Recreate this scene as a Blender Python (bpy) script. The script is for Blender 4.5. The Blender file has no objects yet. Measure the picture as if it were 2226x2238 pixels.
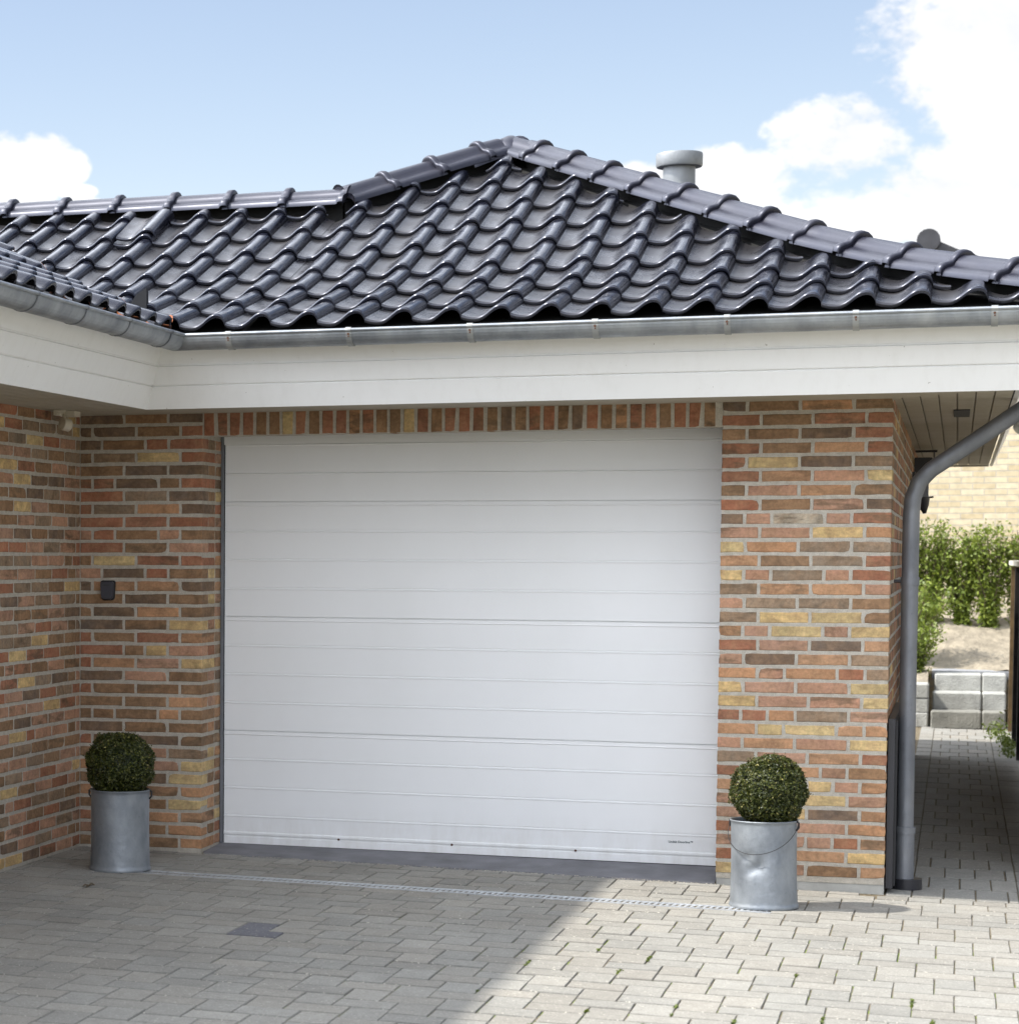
import bpy, bmesh, math, random
from mathutils import Vector, Matrix
R = random.Random(7)
rad = math.radians
sc = bpy.context.scene
COL = sc.collection
C = 0.0667                      # brick course
P = 0.665; XO = 3.2415; XR = 4.0095; YB = 8.6     # left pillar edge, opening edge, right corner, back
TN = lambda a: math.tan(rad(a))

# ------------------------------------------------------------------ helpers
def tag(o, label=None, cat=None, group=None, kind=None):
    if label: o['label'] = label
    if cat: o['category'] = cat
    if group: o['group'] = group
    if kind: o['kind'] = kind
    return o
def empty(name, loc=(0, 0, 0), rz=0):
    o = bpy.data.objects.new(name, None); COL.objects.link(o); o.location = loc; o.rotation_euler = (0, 0, rz)
    o.empty_display_size = .2
    return o
class MB:
    def __init__(s): s.v = []; s.f = []; s.c = []; s.m = []
    def face(s, pts, col=None, mi=0):
        n = len(s.v); s.v += [tuple(p) for p in pts]; s.f.append(tuple(range(n, n + len(pts)))); s.c.append(col); s.m.append(mi)
    def add(s, vs, fs, col=None, mi=0):
        n = len(s.v); s.v += [tuple(p) for p in vs]
        for f in fs: s.f.append(tuple(n + i for i in f)); s.c.append(col); s.m.append(mi)
    def box(s, a, b, col=None, mi=0):
        x0, y0, z0 = a; x1, y1, z1 = b
        s.add([(x0,y0,z0),(x1,y0,z0),(x1,y1,z0),(x0,y1,z0),(x0,y0,z1),(x1,y0,z1),(x1,y1,z1),(x0,y1,z1)],
              [(0,3,2,1),(4,5,6,7),(0,1,5,4),(1,2,6,5),(2,3,7,6),(3,0,4,7)], col, mi)
    def tube(s, pts, r, seg=12, cap=True, col=None, mi=0):
        pts = [Vector(p) for p in pts]; n0 = len(s.v); k = len(pts)
        rr = r if isinstance(r, (list, tuple)) else [r] * k
        up = None
        for i, p in enumerate(pts):
            t = (pts[min(i + 1, k - 1)] - pts[max(i - 1, 0)]).normalized()
            if up is None:
                up = Vector((0, 0, 1)) if abs(t.z) < .9 else Vector((1, 0, 0))
            a = t.cross(up).normalized(); b = a.cross(t).normalized(); up = b
            for j in range(seg):
                an = 2 * math.pi * j / seg
                s.v.append(tuple(p + (a * math.cos(an) + b * math.sin(an)) * rr[i]))
        for i in range(k - 1):
            for j in range(seg):
                q = (j + 1) % seg
                s.f.append((n0 + i*seg + j, n0 + i*seg + q, n0 + (i+1)*seg + q, n0 + (i+1)*seg + j)); s.c.append(col); s.m.append(mi)
        if cap:
            s.f.append(tuple(n0 + j for j in range(seg))[::-1]); s.c.append(col); s.m.append(mi)
            s.f.append(tuple(n0 + (k-1)*seg + j for j in range(seg))); s.c.append(col); s.m.append(mi)
    def lathe(s, prof, seg=48, c=(0, 0, 0), col=None, mi=0):
        n0 = len(s.v); k = len(prof)
        for r, z in prof:
            for j in range(seg):
                an = 2 * math.pi * j / seg; s.v.append((c[0] + r*math.cos(an), c[1] + r*math.sin(an), c[2] + z))
        for i in range(k - 1):
            for j in range(seg):
                q = (j + 1) % seg
                s.f.append((n0+i*seg+j, n0+i*seg+q, n0+(i+1)*seg+q, n0+(i+1)*seg+j)); s.c.append(col); s.m.append(mi)
    def build(s, name, mat, parent=None, smooth=False, auto=None, off=(0, 0, 0)):
        me = bpy.data.meshes.new(name)
        if any(off): s.v = [(x-off[0], y-off[1], z-off[2]) for x, y, z in s.v]
        me.from_pydata(s.v, [], s.f)
        mats = mat if isinstance(mat, (list, tuple)) else [mat]
        for m in mats: me.materials.append(m)
        if any(s.m): me.polygons.foreach_set('material_index', s.m)
        if any(c is not None for c in s.c):
            at = me.color_attributes.new('col', 'FLOAT_COLOR', 'CORNER')
            buf = []
            for c, p in zip(s.c, me.polygons):
                cc = c or (1, 1, 1, 0)
                if len(cc) == 3: cc = (*cc, 0)
                buf += list(cc) * p.loop_total
            at.data.foreach_set('color', buf)
        if smooth: me.polygons.foreach_set('use_smooth', [True] * len(me.polygons))
        me.update()
        if auto is not None: me.set_sharp_from_angle(angle=rad(auto))
        o = bpy.data.objects.new(name, me); COL.objects.link(o)
        if parent: o.parent = parent
        return o

# ------------------------------------------------------------------ materials
class NT:
    def __init__(s, name):
        s.m = bpy.data.materials.new(name); s.m.use_nodes = True; s.t = s.m.node_tree; s.t.nodes.clear()
        s.out = s.n('ShaderNodeOutputMaterial'); s.b = s.n('ShaderNodeBsdfPrincipled')
        s.l(s.b.outputs[0], s.out.inputs[0]); s.co = None
    def n(s, t, **k):
        x = s.t.nodes.new(t)
        for a, b in k.items(): setattr(x, a, b)
        return x
    def l(s, a, b): s.t.links.new(a, b)
    def pos(s):
        if s.co is None:
            g = s.n('ShaderNodeNewGeometry'); s.co = g.outputs['Position']
        return s.co
    def noise(s, sc_, det=4, rough=.55, vec=None, scale3=None, dist=0):
        v = vec or s.pos()
        if scale3:
            mp = s.n('ShaderNodeMapping'); mp.inputs['Scale'].default_value = scale3; s.l(v, mp.inputs[0]); v = mp.outputs[0]
        x = s.n('ShaderNodeTexNoise'); x.inputs['Scale'].default_value = sc_; x.inputs['Detail'].default_value = det
        x.inputs['Roughness'].default_value = rough; x.inputs['Distortion'].default_value = dist; s.l(v, x.inputs['Vector']); return x.outputs['Fac']
    def ramp(s, f, stops, interp='LINEAR'):
        x = s.n('ShaderNodeValToRGB'); s.l(f, x.inputs[0]); cr = x.color_ramp; cr.interpolation = interp
        while len(cr.elements) < len(stops): cr.elements.new(.5)
        for e, (p, c) in zip(cr.elements, stops):
            e.position = p; e.color = (c, c, c, 1) if isinstance(c, (int, float)) else (*c, 1)
        return x.outputs[0]
    def mix(s, f, a, b, mode='MIX'):
        x = s.n('ShaderNodeMix', data_type='RGBA', blend_type=mode)
        for i, q in ((0, f), (6, a), (7, b)):
            if isinstance(q, (int, float)): x.inputs[i].default_value = q if i == 0 else (q, q, q, 1)
            elif isinstance(q, tuple): x.inputs[i].default_value = (*q, 1)
            else: s.l(q, x.inputs[i])
        return x.outputs[2]
    def math(s, op, a, b=None, c=None):
        x = s.n('ShaderNodeMath', operation=op)
        for i, q in enumerate((a, b, c)):
            if q is None: continue
            if isinstance(q, (int, float)): x.inputs[i].default_value = q
            else: s.l(q, x.inputs[i])
        return x.outputs[0]
    def bump(s, h, dist, strength=1, normal=None):
        x = s.n('ShaderNodeBump'); x.inputs['Distance'].default_value = dist; x.inputs['Strength'].default_value = strength
        s.l(h, x.inputs['Height'])
        if normal: s.l(normal, x.inputs['Normal'])
        return x.outputs[0]
    def set(s, **k):
        for a, b in k.items():
            i = s.b.inputs[a.replace('_', ' ')]
            if hasattr(b, 'node'): s.l(b, i)
            elif isinstance(b, tuple) and len(b) == 3: i.default_value = (*b, 1)
            else: i.default_value = b
        return s
def simple(name, col, rough=.6, metal=0, var=.15, vs=8, bump=0, bs=200, spec=.5):
    t = NT(name); f = t.noise(vs, 5)
    lo = tuple(c * (1 - var) for c in col); hi = tuple(min(1, c * (1 + var)) for c in col)
    t.set(Base_Color=t.ramp(f, [(.3, lo), (.7, hi)]), Roughness=rough, Metallic=metal, Specular_IOR_Level=spec)
    if bump: t.set(Normal=t.bump(t.noise(bs, 3), bump))
    return t.m

def m_brick():
    t = NT('brick'); a = t.n('ShaderNodeVertexColor', layer_name='col')
    n1 = t.noise(14, 5, .6, dist=.4); n2 = t.noise(60, 4, .65); n3 = t.noise(340, 3, .7)
    # flame marks across some bricks (alpha channel tells how much)
    n4 = t.noise(5, 3, .6, scale3=(1.4, 1.4, 5))
    base = a.outputs[0]
    d = t.mix(t.math('MULTIPLY', t.ramp(n4, [(.46, 0), (.60, 1)]), a.outputs[1]), base, (.10, .075, .05))
    d = t.mix(t.ramp(n1, [(.35, .0), (.72, .50)]), d, (.37, .225, .125))
    d = t.mix(1.0, d, t.ramp(n2, [(.25, .70), (.7, 1.15)]), 'MULTIPLY')
    d = t.mix(t.ramp(n3, [(.60, 0), (.78, .45)]), d, (.11, .075, .05))
    n5 = t.noise(7.5, 4, .7, dist=1.2); d = t.mix(1, d, t.ramp(n5, [(.30, .66), (.5, 1.0), (.70, 1.24)]), 'MULTIPLY')
    h = t.math('ADD', t.math('MULTIPLY', n3, .5), n2)
    t.set(Base_Color=d, Roughness=.86, Specular_IOR_Level=.25, Normal=t.bump(h, .0035))
    return t.m
def m_mortar():
    t = NT('mortar'); n = t.noise(30, 5, .6); n2 = t.noise(420, 2)
    d = t.mix(t.ramp(n, [(.3, 0), (.7, 1)]), (.43, .395, .335), (.58, .54, .47))
    d = t.mix(1, d, t.ramp(n2, [(.3, .72), (.6, 1.05)]), 'MULTIPLY')
    t.set(Base_Color=d, Roughness=.95, Specular_IOR_Level=.15, Normal=t.bump(t.math('ADD', n, n2), .004)); return t.m
def m_paver():
    t = NT('paver'); a = t.n('ShaderNodeVertexColor', layer_name='col')
    n1 = t.noise(1.6, 4, .6); n2 = t.noise(140, 4, .8); n3 = t.noise(22, 4, .6); n4 = t.noise(75, 2, .5)
    d = t.mix(1, a.outputs[0], t.ramp(n1, [(.3, .88), (.7, 1.08)]), 'MULTIPLY')
    d = t.mix(1, d, t.ramp(n3, [(.3, .90), (.7, 1.06)]), 'MULTIPLY')
    d = t.mix(1, d, t.ramp(n2, [(.28, .62), (.66, 1.22)]), 'MULTIPLY')
    d = t.mix(t.ramp(n4, [(.66, 0), (.70, .7)]), d, (.55, .52, .44))
    t.set(Base_Color=d, Roughness=.9, Specular_IOR_Level=.25, Normal=t.bump(t.math('ADD', n2, n3), .002)); return t.m
def m_joint():
    t = NT('joint_sand'); n = t.noise(60, 4, .7); n1 = t.noise(9, 4, .7); g = t.n('ShaderNodeSeparateXYZ'); t.l(t.pos(), g.inputs[0])
    sandy = t.mix(t.ramp(n, [(.3, 0), (.7, 1)]), (.05, .042, .03), (.30, .25, .17))
    moss = t.mix(t.ramp(n, [(.3, 0), (.7, 1)]), (.09, .13, .015), (.22, .30, .04))
    mx = t.math('MULTIPLY', t.ramp(n1, [(.50, 0), (.58, 1)]), t.math('MULTIPLY', t.ramp(t.math('MULTIPLY', g.outputs[0], .25), [(.35, .15), (.6, 1)]), t.ramp(t.math('MULTIPLY', g.outputs[1], -.3), [(.3, .0), (.5, 1)])))
    t.set(Base_Color=t.mix(mx, sandy, moss), Roughness=.98, Specular_IOR_Level=.1, Normal=t.bump(n, .01)); return t.m
def m_tile(name='glazed_tile', dusty=.3, base=(.008, .009, .016), r0=.13, r1=.30):
    t = NT(name); a = t.n('ShaderNodeVertexColor', layer_name='col')
    n1 = t.noise(9, 5, .65, dist=.5); n2 = t.noise(160, 3, .7); n3 = t.noise(3, 3)
    d = t.mix(t.ramp(n1, [(.42, 0), (.75, dusty)]), base, (.060, .056, .050))
    sc_ = t.n('ShaderNodeSeparateColor'); t.l(a.outputs[0], sc_.inputs[0])
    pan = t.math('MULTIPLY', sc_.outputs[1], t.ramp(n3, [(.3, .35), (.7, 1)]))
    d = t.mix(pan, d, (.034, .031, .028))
    d = t.mix(a.outputs[1], d, (.42, .16, .08))
    r = t.mix(1, t.ramp(n1, [(.35, r0), (.75, r1)]), t.ramp(n2, [(.3, .9), (.7, 1.15)]), 'MULTIPLY')
    r = t.math('ADD', r, t.math('MULTIPLY', pan, .22))
    t.b.inputs['Specular Tint'].default_value = (.90, .94, 1.12, 1)
    t.set(Base_Color=d, Roughness=r, Specular_IOR_Level=.62, Normal=t.bump(t.math('ADD', t.math('MULTIPLY', n1, .5), t.math('MULTIPLY', n2, .02)), .0008))
    return t.m
def m_zinc(name='zinc', lo=(.23, .25, .27), hi=(.42, .44, .46), rough=.48, metal=.75, vs=7, streak=(1, 1, .35), dents=.0008):
    t = NT(name); n1 = t.noise(vs, 6, .6, scale3=streak); n2 = t.noise(60, 4, .7); n3 = t.noise(16, 4)
    d = t.mix(t.ramp(n1, [(.3, 0), (.7, 1)]), lo, hi)
    d = t.mix(t.ramp(n2, [(.62, 0), (.75, .5)]), d, tuple(c*.55 for c in lo))
    t.set(Base_Color=d, Metallic=metal, Roughness=t.mix(t.ramp(n3, [(.3, 0), (.7, 1)]), rough-.08, rough+.14), Normal=t.bump(n3, dents*4)); return t.m
def m_white(name, col=(.80, .80, .79), rough=.42, grime=.25, streak=(6, 6, .8), specks=True):
    t = NT(name); n1 = t.noise(3, 6, .65, scale3=streak); n2 = t.noise(1.3, 4); n3 = t.noise(55, 2, .4)
    d = t.mix(t.math('MULTIPLY', t.ramp(n1, [(.48, 0), (.8, 1)]), grime), col, (.50, .48, .43))
    d = t.mix(t.math('MULTIPLY', t.ramp(n2, [(.4, 0), (.8, 1)]), grime*.6), d, (.60, .59, .56))
    if specks: d = t.mix(t.ramp(n3, [(.765, 0), (.79, .6)]), d, (.2, .18, .15))
    t.set(Base_Color=d, Roughness=rough, Normal=t.bump(t.noise(260, 2), .0004)); return t.m
def m_door():
    t = NT('white_door_coating'); g = t.n('ShaderNodeSeparateXYZ'); t.l(t.pos(), g.inputs[0])
    n1 = t.noise(2.2, 5, .6, scale3=(1, 1, .5)); n2 = t.noise(40, 4, .7); n3 = t.noise(320, 2, .6, scale3=(1, 1, .35)); n4 = t.noise(14, 5, .7, scale3=(1, 1, .3))
    low = t.ramp(g.outputs[2], [(0, 1), (.22, .0)])
    d = t.mix(t.math('MULTIPLY', t.ramp(n1, [(.42, 0), (.7, 1)]), .10), (.80, .81, .82), (.60, .60, .57))
    d = t.mix(t.math('MULTIPLY', t.math('MULTIPLY', low, t.ramp(n4, [(.4, 0), (.7, 1)])), .35), d, (.50, .47, .41))
    d = t.mix(t.math('MULTIPLY', t.ramp(n2, [(.66, 0), (.75, 1)]), .12), d, (.5, .48, .44))
    h = t.math('ADD', t.math('MULTIPLY', n3, .25), t.math('MULTIPLY', t.noise(1.7, 2, .5), 3))
    t.set(Base_Color=d, Roughness=t.mix(t.ramp(n1, [(.3, 0), (.7, 1)]), .33, .46), Normal=t.bump(h, .0012)); return t.m
def m_leaf(name, a, b, c=None, rough=.45):
    t = NT(name); v = t.n('ShaderNodeVertexColor', layer_name='col'); n = t.noise(25, 3)
    d = t.mix(v.outputs[0], a, b)
    if c: d = t.mix(v.outputs[1], d, c)
    t.set(Base_Color=t.mix(1, d, t.ramp(n, [(.3, .75), (.7, 1.25)]), 'MULTIPLY'), Roughness=rough, Specular_IOR_Level=.4)
    try: t.set(Subsurface_Weight=0.0)
    except Exception: pass
    tr = t.n('ShaderNodeBsdfTranslucent'); t.l(t.b.inputs['Base Color'].links[0].from_socket, tr.inputs[0])
    ms = t.n('ShaderNodeMixShader'); ms.inputs[0].default_value = .25
    t.l(t.b.outputs[0], ms.inputs[1]); t.l(tr.outputs[0], ms.inputs[2]); t.l(ms.outputs[0], t.out.inputs[0])
    return t.m
M = dict(
    brick=m_brick(), mortar=m_mortar(), paver=m_paver(), joint=m_joint(), tile=m_tile(), captile=m_tile('glazed_ridge_tile', .15, (.013, .013, .022), .36, .46),
    zinc=m_zinc('zinc_gutter'), pipe=m_zinc('zinc_downpipe', (.14, .15, .17), (.24, .25, .27), .5, .6),
    flue=m_zinc('galvanised_flue', (.18, .19, .198), (.265, .278, .288), .5, .35),
    pot=m_zinc('galvanised_bucket', (.17, .19, .215), (.315, .34, .365), .50, .5, vs=9, streak=(1, 1, .6), dents=.0010),
    white=m_white('white_paint', grime=.13), door=m_door(), cream=m_white('cream_soffit', (.34, .30, .225), .65, .5), frame=simple('grey_door_frame', (.16, .17, .19), .45, .2),
    rubber=simple('black_rubber', (.012, .012, .014), .55), under=simple('roof_underlay', (.008, .008, .008), .9),
    conc=simple('painted_concrete', (.165, .165, .18), .75, var=.25, vs=6, bump=.002), plinth=simple('cast_plinth', (.36, .36, .34), .9, var=.18, vs=9, bump=.003),
    grate=m_zinc('galvanised_grate', (.42, .44, .46), (.6, .62, .64), .4, .55), dark=simple('dark_plastic', (.022, .022, .027), .4),
    keyp=simple('keypad_plastic', (.05, .052, .065), .32, var=.1), strap=m_zinc('zinc_strap', (.30,.31,.31), (.46,.47,.46), .5, .6), rust=simple('rusty_screw', (.085, .035, .018), .8, var=.3, vs=200),
    cream2=simple('cream_plastic', (.50, .45, .36), .5), ink=simple('printed_ink', (.06, .09, .10), .6),
    soil=simple('potting_soil', (.03, .022, .015), .95, var=.4, vs=80, bump=.01),
    wood=simple('stained_wood', (.12, .075, .03), .7, var=.4, vs=10), black=simple('black_stained_wood', (.012, .011, .012), .6, var=.3),
    stone=simple('grey_block', (.36, .36, .335), .92, var=.22, vs=7, bump=.008, bs=60), stone2=simple('darker_block', (.20, .195, .17), .92, var=.3, vs=7, bump=.008, bs=60), slab=simple('grey_slab', (.27, .275, .29), .85, var=.1),
    sand=simple('dry_sand', (.25, .215, .16), .97, var=.28, vs=5, bump=.05, bs=9), ntile=simple('matt_dark_tile', (.03, .03, .035), .62, var=.3),
    box=m_leaf('boxwood_leaves', (.018, .028, .005), (.105, .115, .022), (.34, .30, .10), .42),
    hedge=m_leaf('hedge_leaves', (.07, .115, .014), (.22, .27, .04)), bark=simple('twig_bark', (.10, .075, .045), .9),
    grass=m_leaf('weed_leaves', (.05, .08, .012), (.16, .2, .03)),
)
def m_nbrick():
    t = NT('yellow_brick'); b = t.n('ShaderNodeTexBrick'); mp = t.n('ShaderNodeMapping')
    mp.inputs['Rotation'].default_value = (rad(-90), 0, 0)
    t.l(t.pos(), mp.inputs[0]); t.l(mp.outputs[0], b.inputs['Vector'])
    for k, v in (('Scale', 1), ('Mortar Size', .006), ('Mortar Smooth', .3), ('Bias', 0), ('Brick Width', .24), ('Row Height', .0667)): b.inputs[k].default_value = v
    b.inputs['Color1'].default_value = (.58, .50, .35, 1); b.inputs['Color2'].default_value = (.47, .385, .24, 1); b.inputs['Mortar'].default_value = (.42, .38, .31, 1)
    d = t.mix(1, b.outputs[0], t.ramp(t.noise(12, 4), [(.3, .82), (.7, 1.1)]), 'MULTIPLY')
    t.set(Base_Color=d, Roughness=.9, Normal=t.bump(b.outputs['Fac'], -.004)); return t.m
M['nbrick'] = m_nbrick()

# ------------------------------------------------------------------ house
house = tag(empty('brick_house', (2.0, 0, 0)), 'low brick house with white garage door, deep white eaves and glossy black tiled roof', 'house')
HO = (2.0, 0, 0)
def part(mb, name, mat, parent=house, **k):
    # everything is modelled in world coordinates; children of a part keep the house origin
    return mb.build(name, mat, parent, off=HO if parent is house else (0, 0, 0) if parent is None else HO, **k)

BC = dict(R=(.32, .135, .080), O=(.44, .245, .135), S=(.43, .243, .162), Y=(.60, .44, .21), B=(.25, .150, .084), G=(.26, .19, .13), D=(.150, .108, .080), W=(.50, .45, .36))
def bcol(k=None, w='RRROSSBBBGGDYO'):
    k = k or R.choice(w); c = BC[k]; j = R.uniform(.88, 1.12); q = R.uniform(-.05, .05)
    return (c[0]*j*(1+q), c[1]*j, c[2]*j*(1-q), R.choice((0, 0, .35, .7)) if k != 'Y' else .25)
def brick(mb, O, U, N, u0, u1, z0, z1, depth, col):
    """one brick: front face in plane O+U*u (+N outwards), slightly irregular arrises"""
    ch = .0030; pr = R.uniform(-.0012, .0015)
    def p(u, z, o): q = O + U*u + N*o; return (q.x, q.y, O.z + z)
    nu = max(2, int((u1-u0)/.028)); a = []
    sk = [R.uniform(-.0022, .0022) for _ in range(4)]
    for k in range(nu): t = k/nu; a.append((u0+(u1-u0)*t, z0 + sk[0]*(1-t) + sk[1]*t + R.uniform(-.0011, .0011)))
    for k in range(2): a.append((u1 + R.uniform(-.0022, .0012), z0+(z1-z0)*k/2))
    for k in range(nu): t = k/nu; a.append((u1-(u1-u0)*t, z1 + sk[2]*(1-t) + sk[3]*t + R.uniform(-.0011, .0011)))
    for k in range(2): a.append((u0 + R.uniform(-.0012, .0022), z1-(z1-z0)*k/2))
    if R.random() < .25:      # knocked-off corner
        k = R.choice((0, nu, nu+2, 2*nu+2)); uu, zz_ = a[k]; cx, cz = (u0+u1)/2, (z0+z1)/2
        a[k] = (uu + math.copysign(R.uniform(.003, .008), cx-uu), zz_ + math.copysign(R.uniform(.003, .007), cz-zz_))
    cu, cz = (u0+u1)/2, (z0+z1)/2; m = len(a)
    ins = [(u + (ch if u < cu else -ch), z + (ch if z < cz else -ch)) for u, z in a]
    vs = [p(u, z, pr) for u, z in ins] + [p(u, z, pr-ch*.9) for u, z in a] + [p(min(max(u, u0+.0), u1), z, -depth) for u, z in a]
    mb.add(vs, [tuple(range(m))], col)
    mb.add(vs, [(m+i, m+(i+1)%m, (i+1)%m, i) for i in range(m)] + [(2*m+i, 2*m+(i+1)%m, m+(i+1)%m, m+i) for i in range(m)], col)
J = .0145; JZ = .0175
def course(mb, O, U, N, r, joints, cols, depth=.1, depths=None, z0=0.):
    """joints: list of u boundaries (module lines)"""
    n = len(joints) - 1
    for i in range(n):
        a = joints[i] + (J/2 if i > 0 else 0); b = joints[i+1] - (J/2 if i < n-1 else 0)
        if b - a < .015: continue
        k = cols[i] if cols and i < len(cols) else None
        if k == ' ': k = None
        d = depths[i] if depths and depths[i] else depth
        brick(mb, O, U, N, a, b, z0 + r*C + JZ/2, z0 + (r+1)*C - JZ/2, d, bcol(k))
X, Y, Z = Vector((1,0,0)), Vector((0,1,0)), Vector((0,0,1))
NR = 34
# right pillar (front)
E_, F_ = [0,.114,.354,.594,.768], [0,.178,.412,.651,.768]
E2, F2, E3, F3, F4 = [0,.109,.232,.472,.592,.768], [0,.178,.302,.540,.664,.768], [0,.105,.228,.354,.594,.768], [0,.178,.302,.540,.664,.768], [0,.178,.412,.530,.651,.768]
RP = {33:(E_,'DBOB'),32:(F_,'RBRR'),31:(E_,'BBDR'),30:(F_,'RBOR'),29:(E_,'RYDG'),28:(F_,'ROSY'),27:(E_,'BSOB'),26:(F_,'RBSD'),25:(E2,'DSWSR'),24:(F_,'SSYO'),
 23:(E_,'YOGG'),22:(F_,'OBGR'),21:(E2,'YSGSR'),20:(F_,'GOOS'),19:(E_,'SGGB'),18:(F_,'GYYB'),17:(E2,'OSYSY'),16:(F_,'RSDO'),15:(E_,'SDOG'),14:(F2,'OSORG'),
 13:(E_,'YSSY'),12:(F_,'YSSY'),11:(E3,'RROGS'),10:(F3,'OYYOO'),9:(E_,'SOSY'),8:(F_,'GSOR'),7:(E2,'RSOSB'),6:(F4,'OSYSO'),5:(E_,'SOYS'),4:(F_,'SYDO'),3:(E_,'RSSO'),2:(F4,'SSSRO'),1:(E_,'RSOY'),0:(F_,'YSBO')}
wall = MB(); O = Vector((XO, 0, 0))
for r in range(NR):
    js, cs = RP[r]
    dep = [.1]*(len(js)-1); dep[-1] = .108 if (js[-1]-js[-2]) > .15 else .228
    course(wall, O, X, -Y, r, js, cs, depths=dep)
rp_short = {r: (RP[r][0][-1]-RP[r][0][-2]) <= .15 for r in RP}
# left pillar (front)
LA, LB = [0,.066,.306,.546,.665], [0,.240,.480,.665]
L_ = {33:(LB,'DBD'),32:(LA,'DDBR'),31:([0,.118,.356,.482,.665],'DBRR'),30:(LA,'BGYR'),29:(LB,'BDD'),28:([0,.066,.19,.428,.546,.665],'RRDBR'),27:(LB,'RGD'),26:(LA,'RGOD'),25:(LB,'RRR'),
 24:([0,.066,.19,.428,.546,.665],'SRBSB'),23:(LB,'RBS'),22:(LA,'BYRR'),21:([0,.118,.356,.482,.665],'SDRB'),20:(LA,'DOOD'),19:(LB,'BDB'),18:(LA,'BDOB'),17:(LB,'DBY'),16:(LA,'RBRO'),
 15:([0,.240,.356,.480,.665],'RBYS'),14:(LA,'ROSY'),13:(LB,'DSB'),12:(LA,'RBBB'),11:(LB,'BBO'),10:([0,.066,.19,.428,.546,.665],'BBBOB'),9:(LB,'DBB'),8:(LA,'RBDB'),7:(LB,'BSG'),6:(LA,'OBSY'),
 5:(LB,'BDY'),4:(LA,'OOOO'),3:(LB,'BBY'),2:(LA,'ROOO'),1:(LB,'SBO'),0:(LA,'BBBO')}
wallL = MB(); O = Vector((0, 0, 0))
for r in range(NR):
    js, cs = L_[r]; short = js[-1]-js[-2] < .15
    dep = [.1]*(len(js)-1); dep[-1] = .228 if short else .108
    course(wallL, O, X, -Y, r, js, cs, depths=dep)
# reveals of the opening (left faces +x, right faces -x)
for r in range(32):
    s = (L_[r][0][-1]-L_[r][0][-2]) < .15
    js = [.240, .345] if s else [.12, .24, .345]
    course(wallL, Vector((P, 0, 0)), Y, X, r, js, None)
    s = rp_short[r]; u0 = RP[r][0][1]
    js = [.120, .345] if u0 > .15 else [.12, .24, .345]
    course(wall, Vector((XO, 0, 0)), Y, -X, r, js, None)
# left wing wall x=0 facing +x, running to y=-6
WEND = -6.0
wallW = MB()
for r in range(NR):
    off = .066 if r % 2 else .0
    js = [0] + ([off] if off else [])
    if off and r % 4 == 1: js.append(js[-1] + .12)
    if not off and r % 5 == 2: js.append(.12)
    while js[-1] < 6.0:
        js.append(js[-1] + (.12 if R.random() < .07 else .24))
    js[-1] = 6.0
    course(wallW, Vector((0, 0, 0)), -Y, X, r, js, None) if False else None
    n = len(js) - 1
    for i in range(n):
        a = js[i] + J/2; b = js[i+1] - (J/2 if i < n-1 else 0)
        if b-a < .02: continue
        k = None
        brick(wallW, Vector((0, -6.0, 0)), Y, X, 6-b, 6-a, r*C+JZ/2, (r+1)*C-JZ/2, .1, bcol(None, 'RRRSSBBBGGGDYS'))
# right side wall facing +x from corner back
wallS = MB()
for r in range(NR):
    s = rp_short[r]; u = .24 if s else .12
    js = [u]
    while js[-1] < YB: js.append(js[-1]+.24)
    js[-1] = YB
    course(wallS, Vector((XR, 0, 0)), Y, X, r, js, None)
part(wall, 'wall', M['brick']); part(wallL, 'wall', M['brick']); part(wallW, 'wall', M['brick']); part(wallS, 'wall', M['brick'])
# mortar cores
mo = MB(); g = .0032; TOP = 34*C
mo.box((XO+g, g, -.02), (XR-g, .35, TOP)); mo.box((XO+.15, .351, -.02), (XR-g, YB-g, TOP))
mo.box((-.12, g, -.02), (P-g, .35, TOP)); mo.box((-.35, WEND+g, -.02), (-g, g-.001, TOP))
mo.box((P-g+.001, g, 32*C+.004), (XO+g-.001, .11, TOP+.13))
mo.box((P, .352, 2.2), (XO+.149, .5, TOP+.13))
part(mo, 'mortar', M['mortar'])
bk = MB(); bk.box((-.12, .3535, -.02), (P+.016, .62, TOP+.1)); part(bk, 'inner_wall', M['under'])
# back of house (plain)
bk = MB(); bk.box((-.35, YB-.1, 0), (XO+.14, YB+.02, TOP)); part(bk, 'rear_wall', M['brick'])
bk = MB(); bk.box((-2.9, WEND, 0), (-.36, WEND+.1, TOP)); part(bk, 'end_wall', M['brick'])
# soldier course
li = MB(); x = P + .008; cl = 'RRRRBBYRBRRORBBYRBRRRBDBRRBDRBORRBRRBR'; i = 0
while x < XO - .02:
    w_ = .0535; brick(li, Vector((0, 0, 0)), X, -Y, x, min(x+w_, XO-.004), 32*C+.006, 32*C+.232, .108, bcol(cl[i % len(cl)])); x += .0690; i += 1
part(li, 'lintel', M['brick'])
# plinth
pl = MB(); pl.box((XO+.004, .006, -.2), (XO+.36, .34, 0.0)); pl.box((XO+.364, .006, -.2), (XR-.003, .34, 0.0)); pl.box((XR-.3, .345, -.2), (XR-.0065, YB-.01, 0.0))
pl.box((-.1, .02, -.2), (P-.006, .34, -.004)); pl.box((-.34, WEND+.02, -.2), (-.0075, .015, -.004)); part(pl, 'plinth', M['plinth'])
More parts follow.
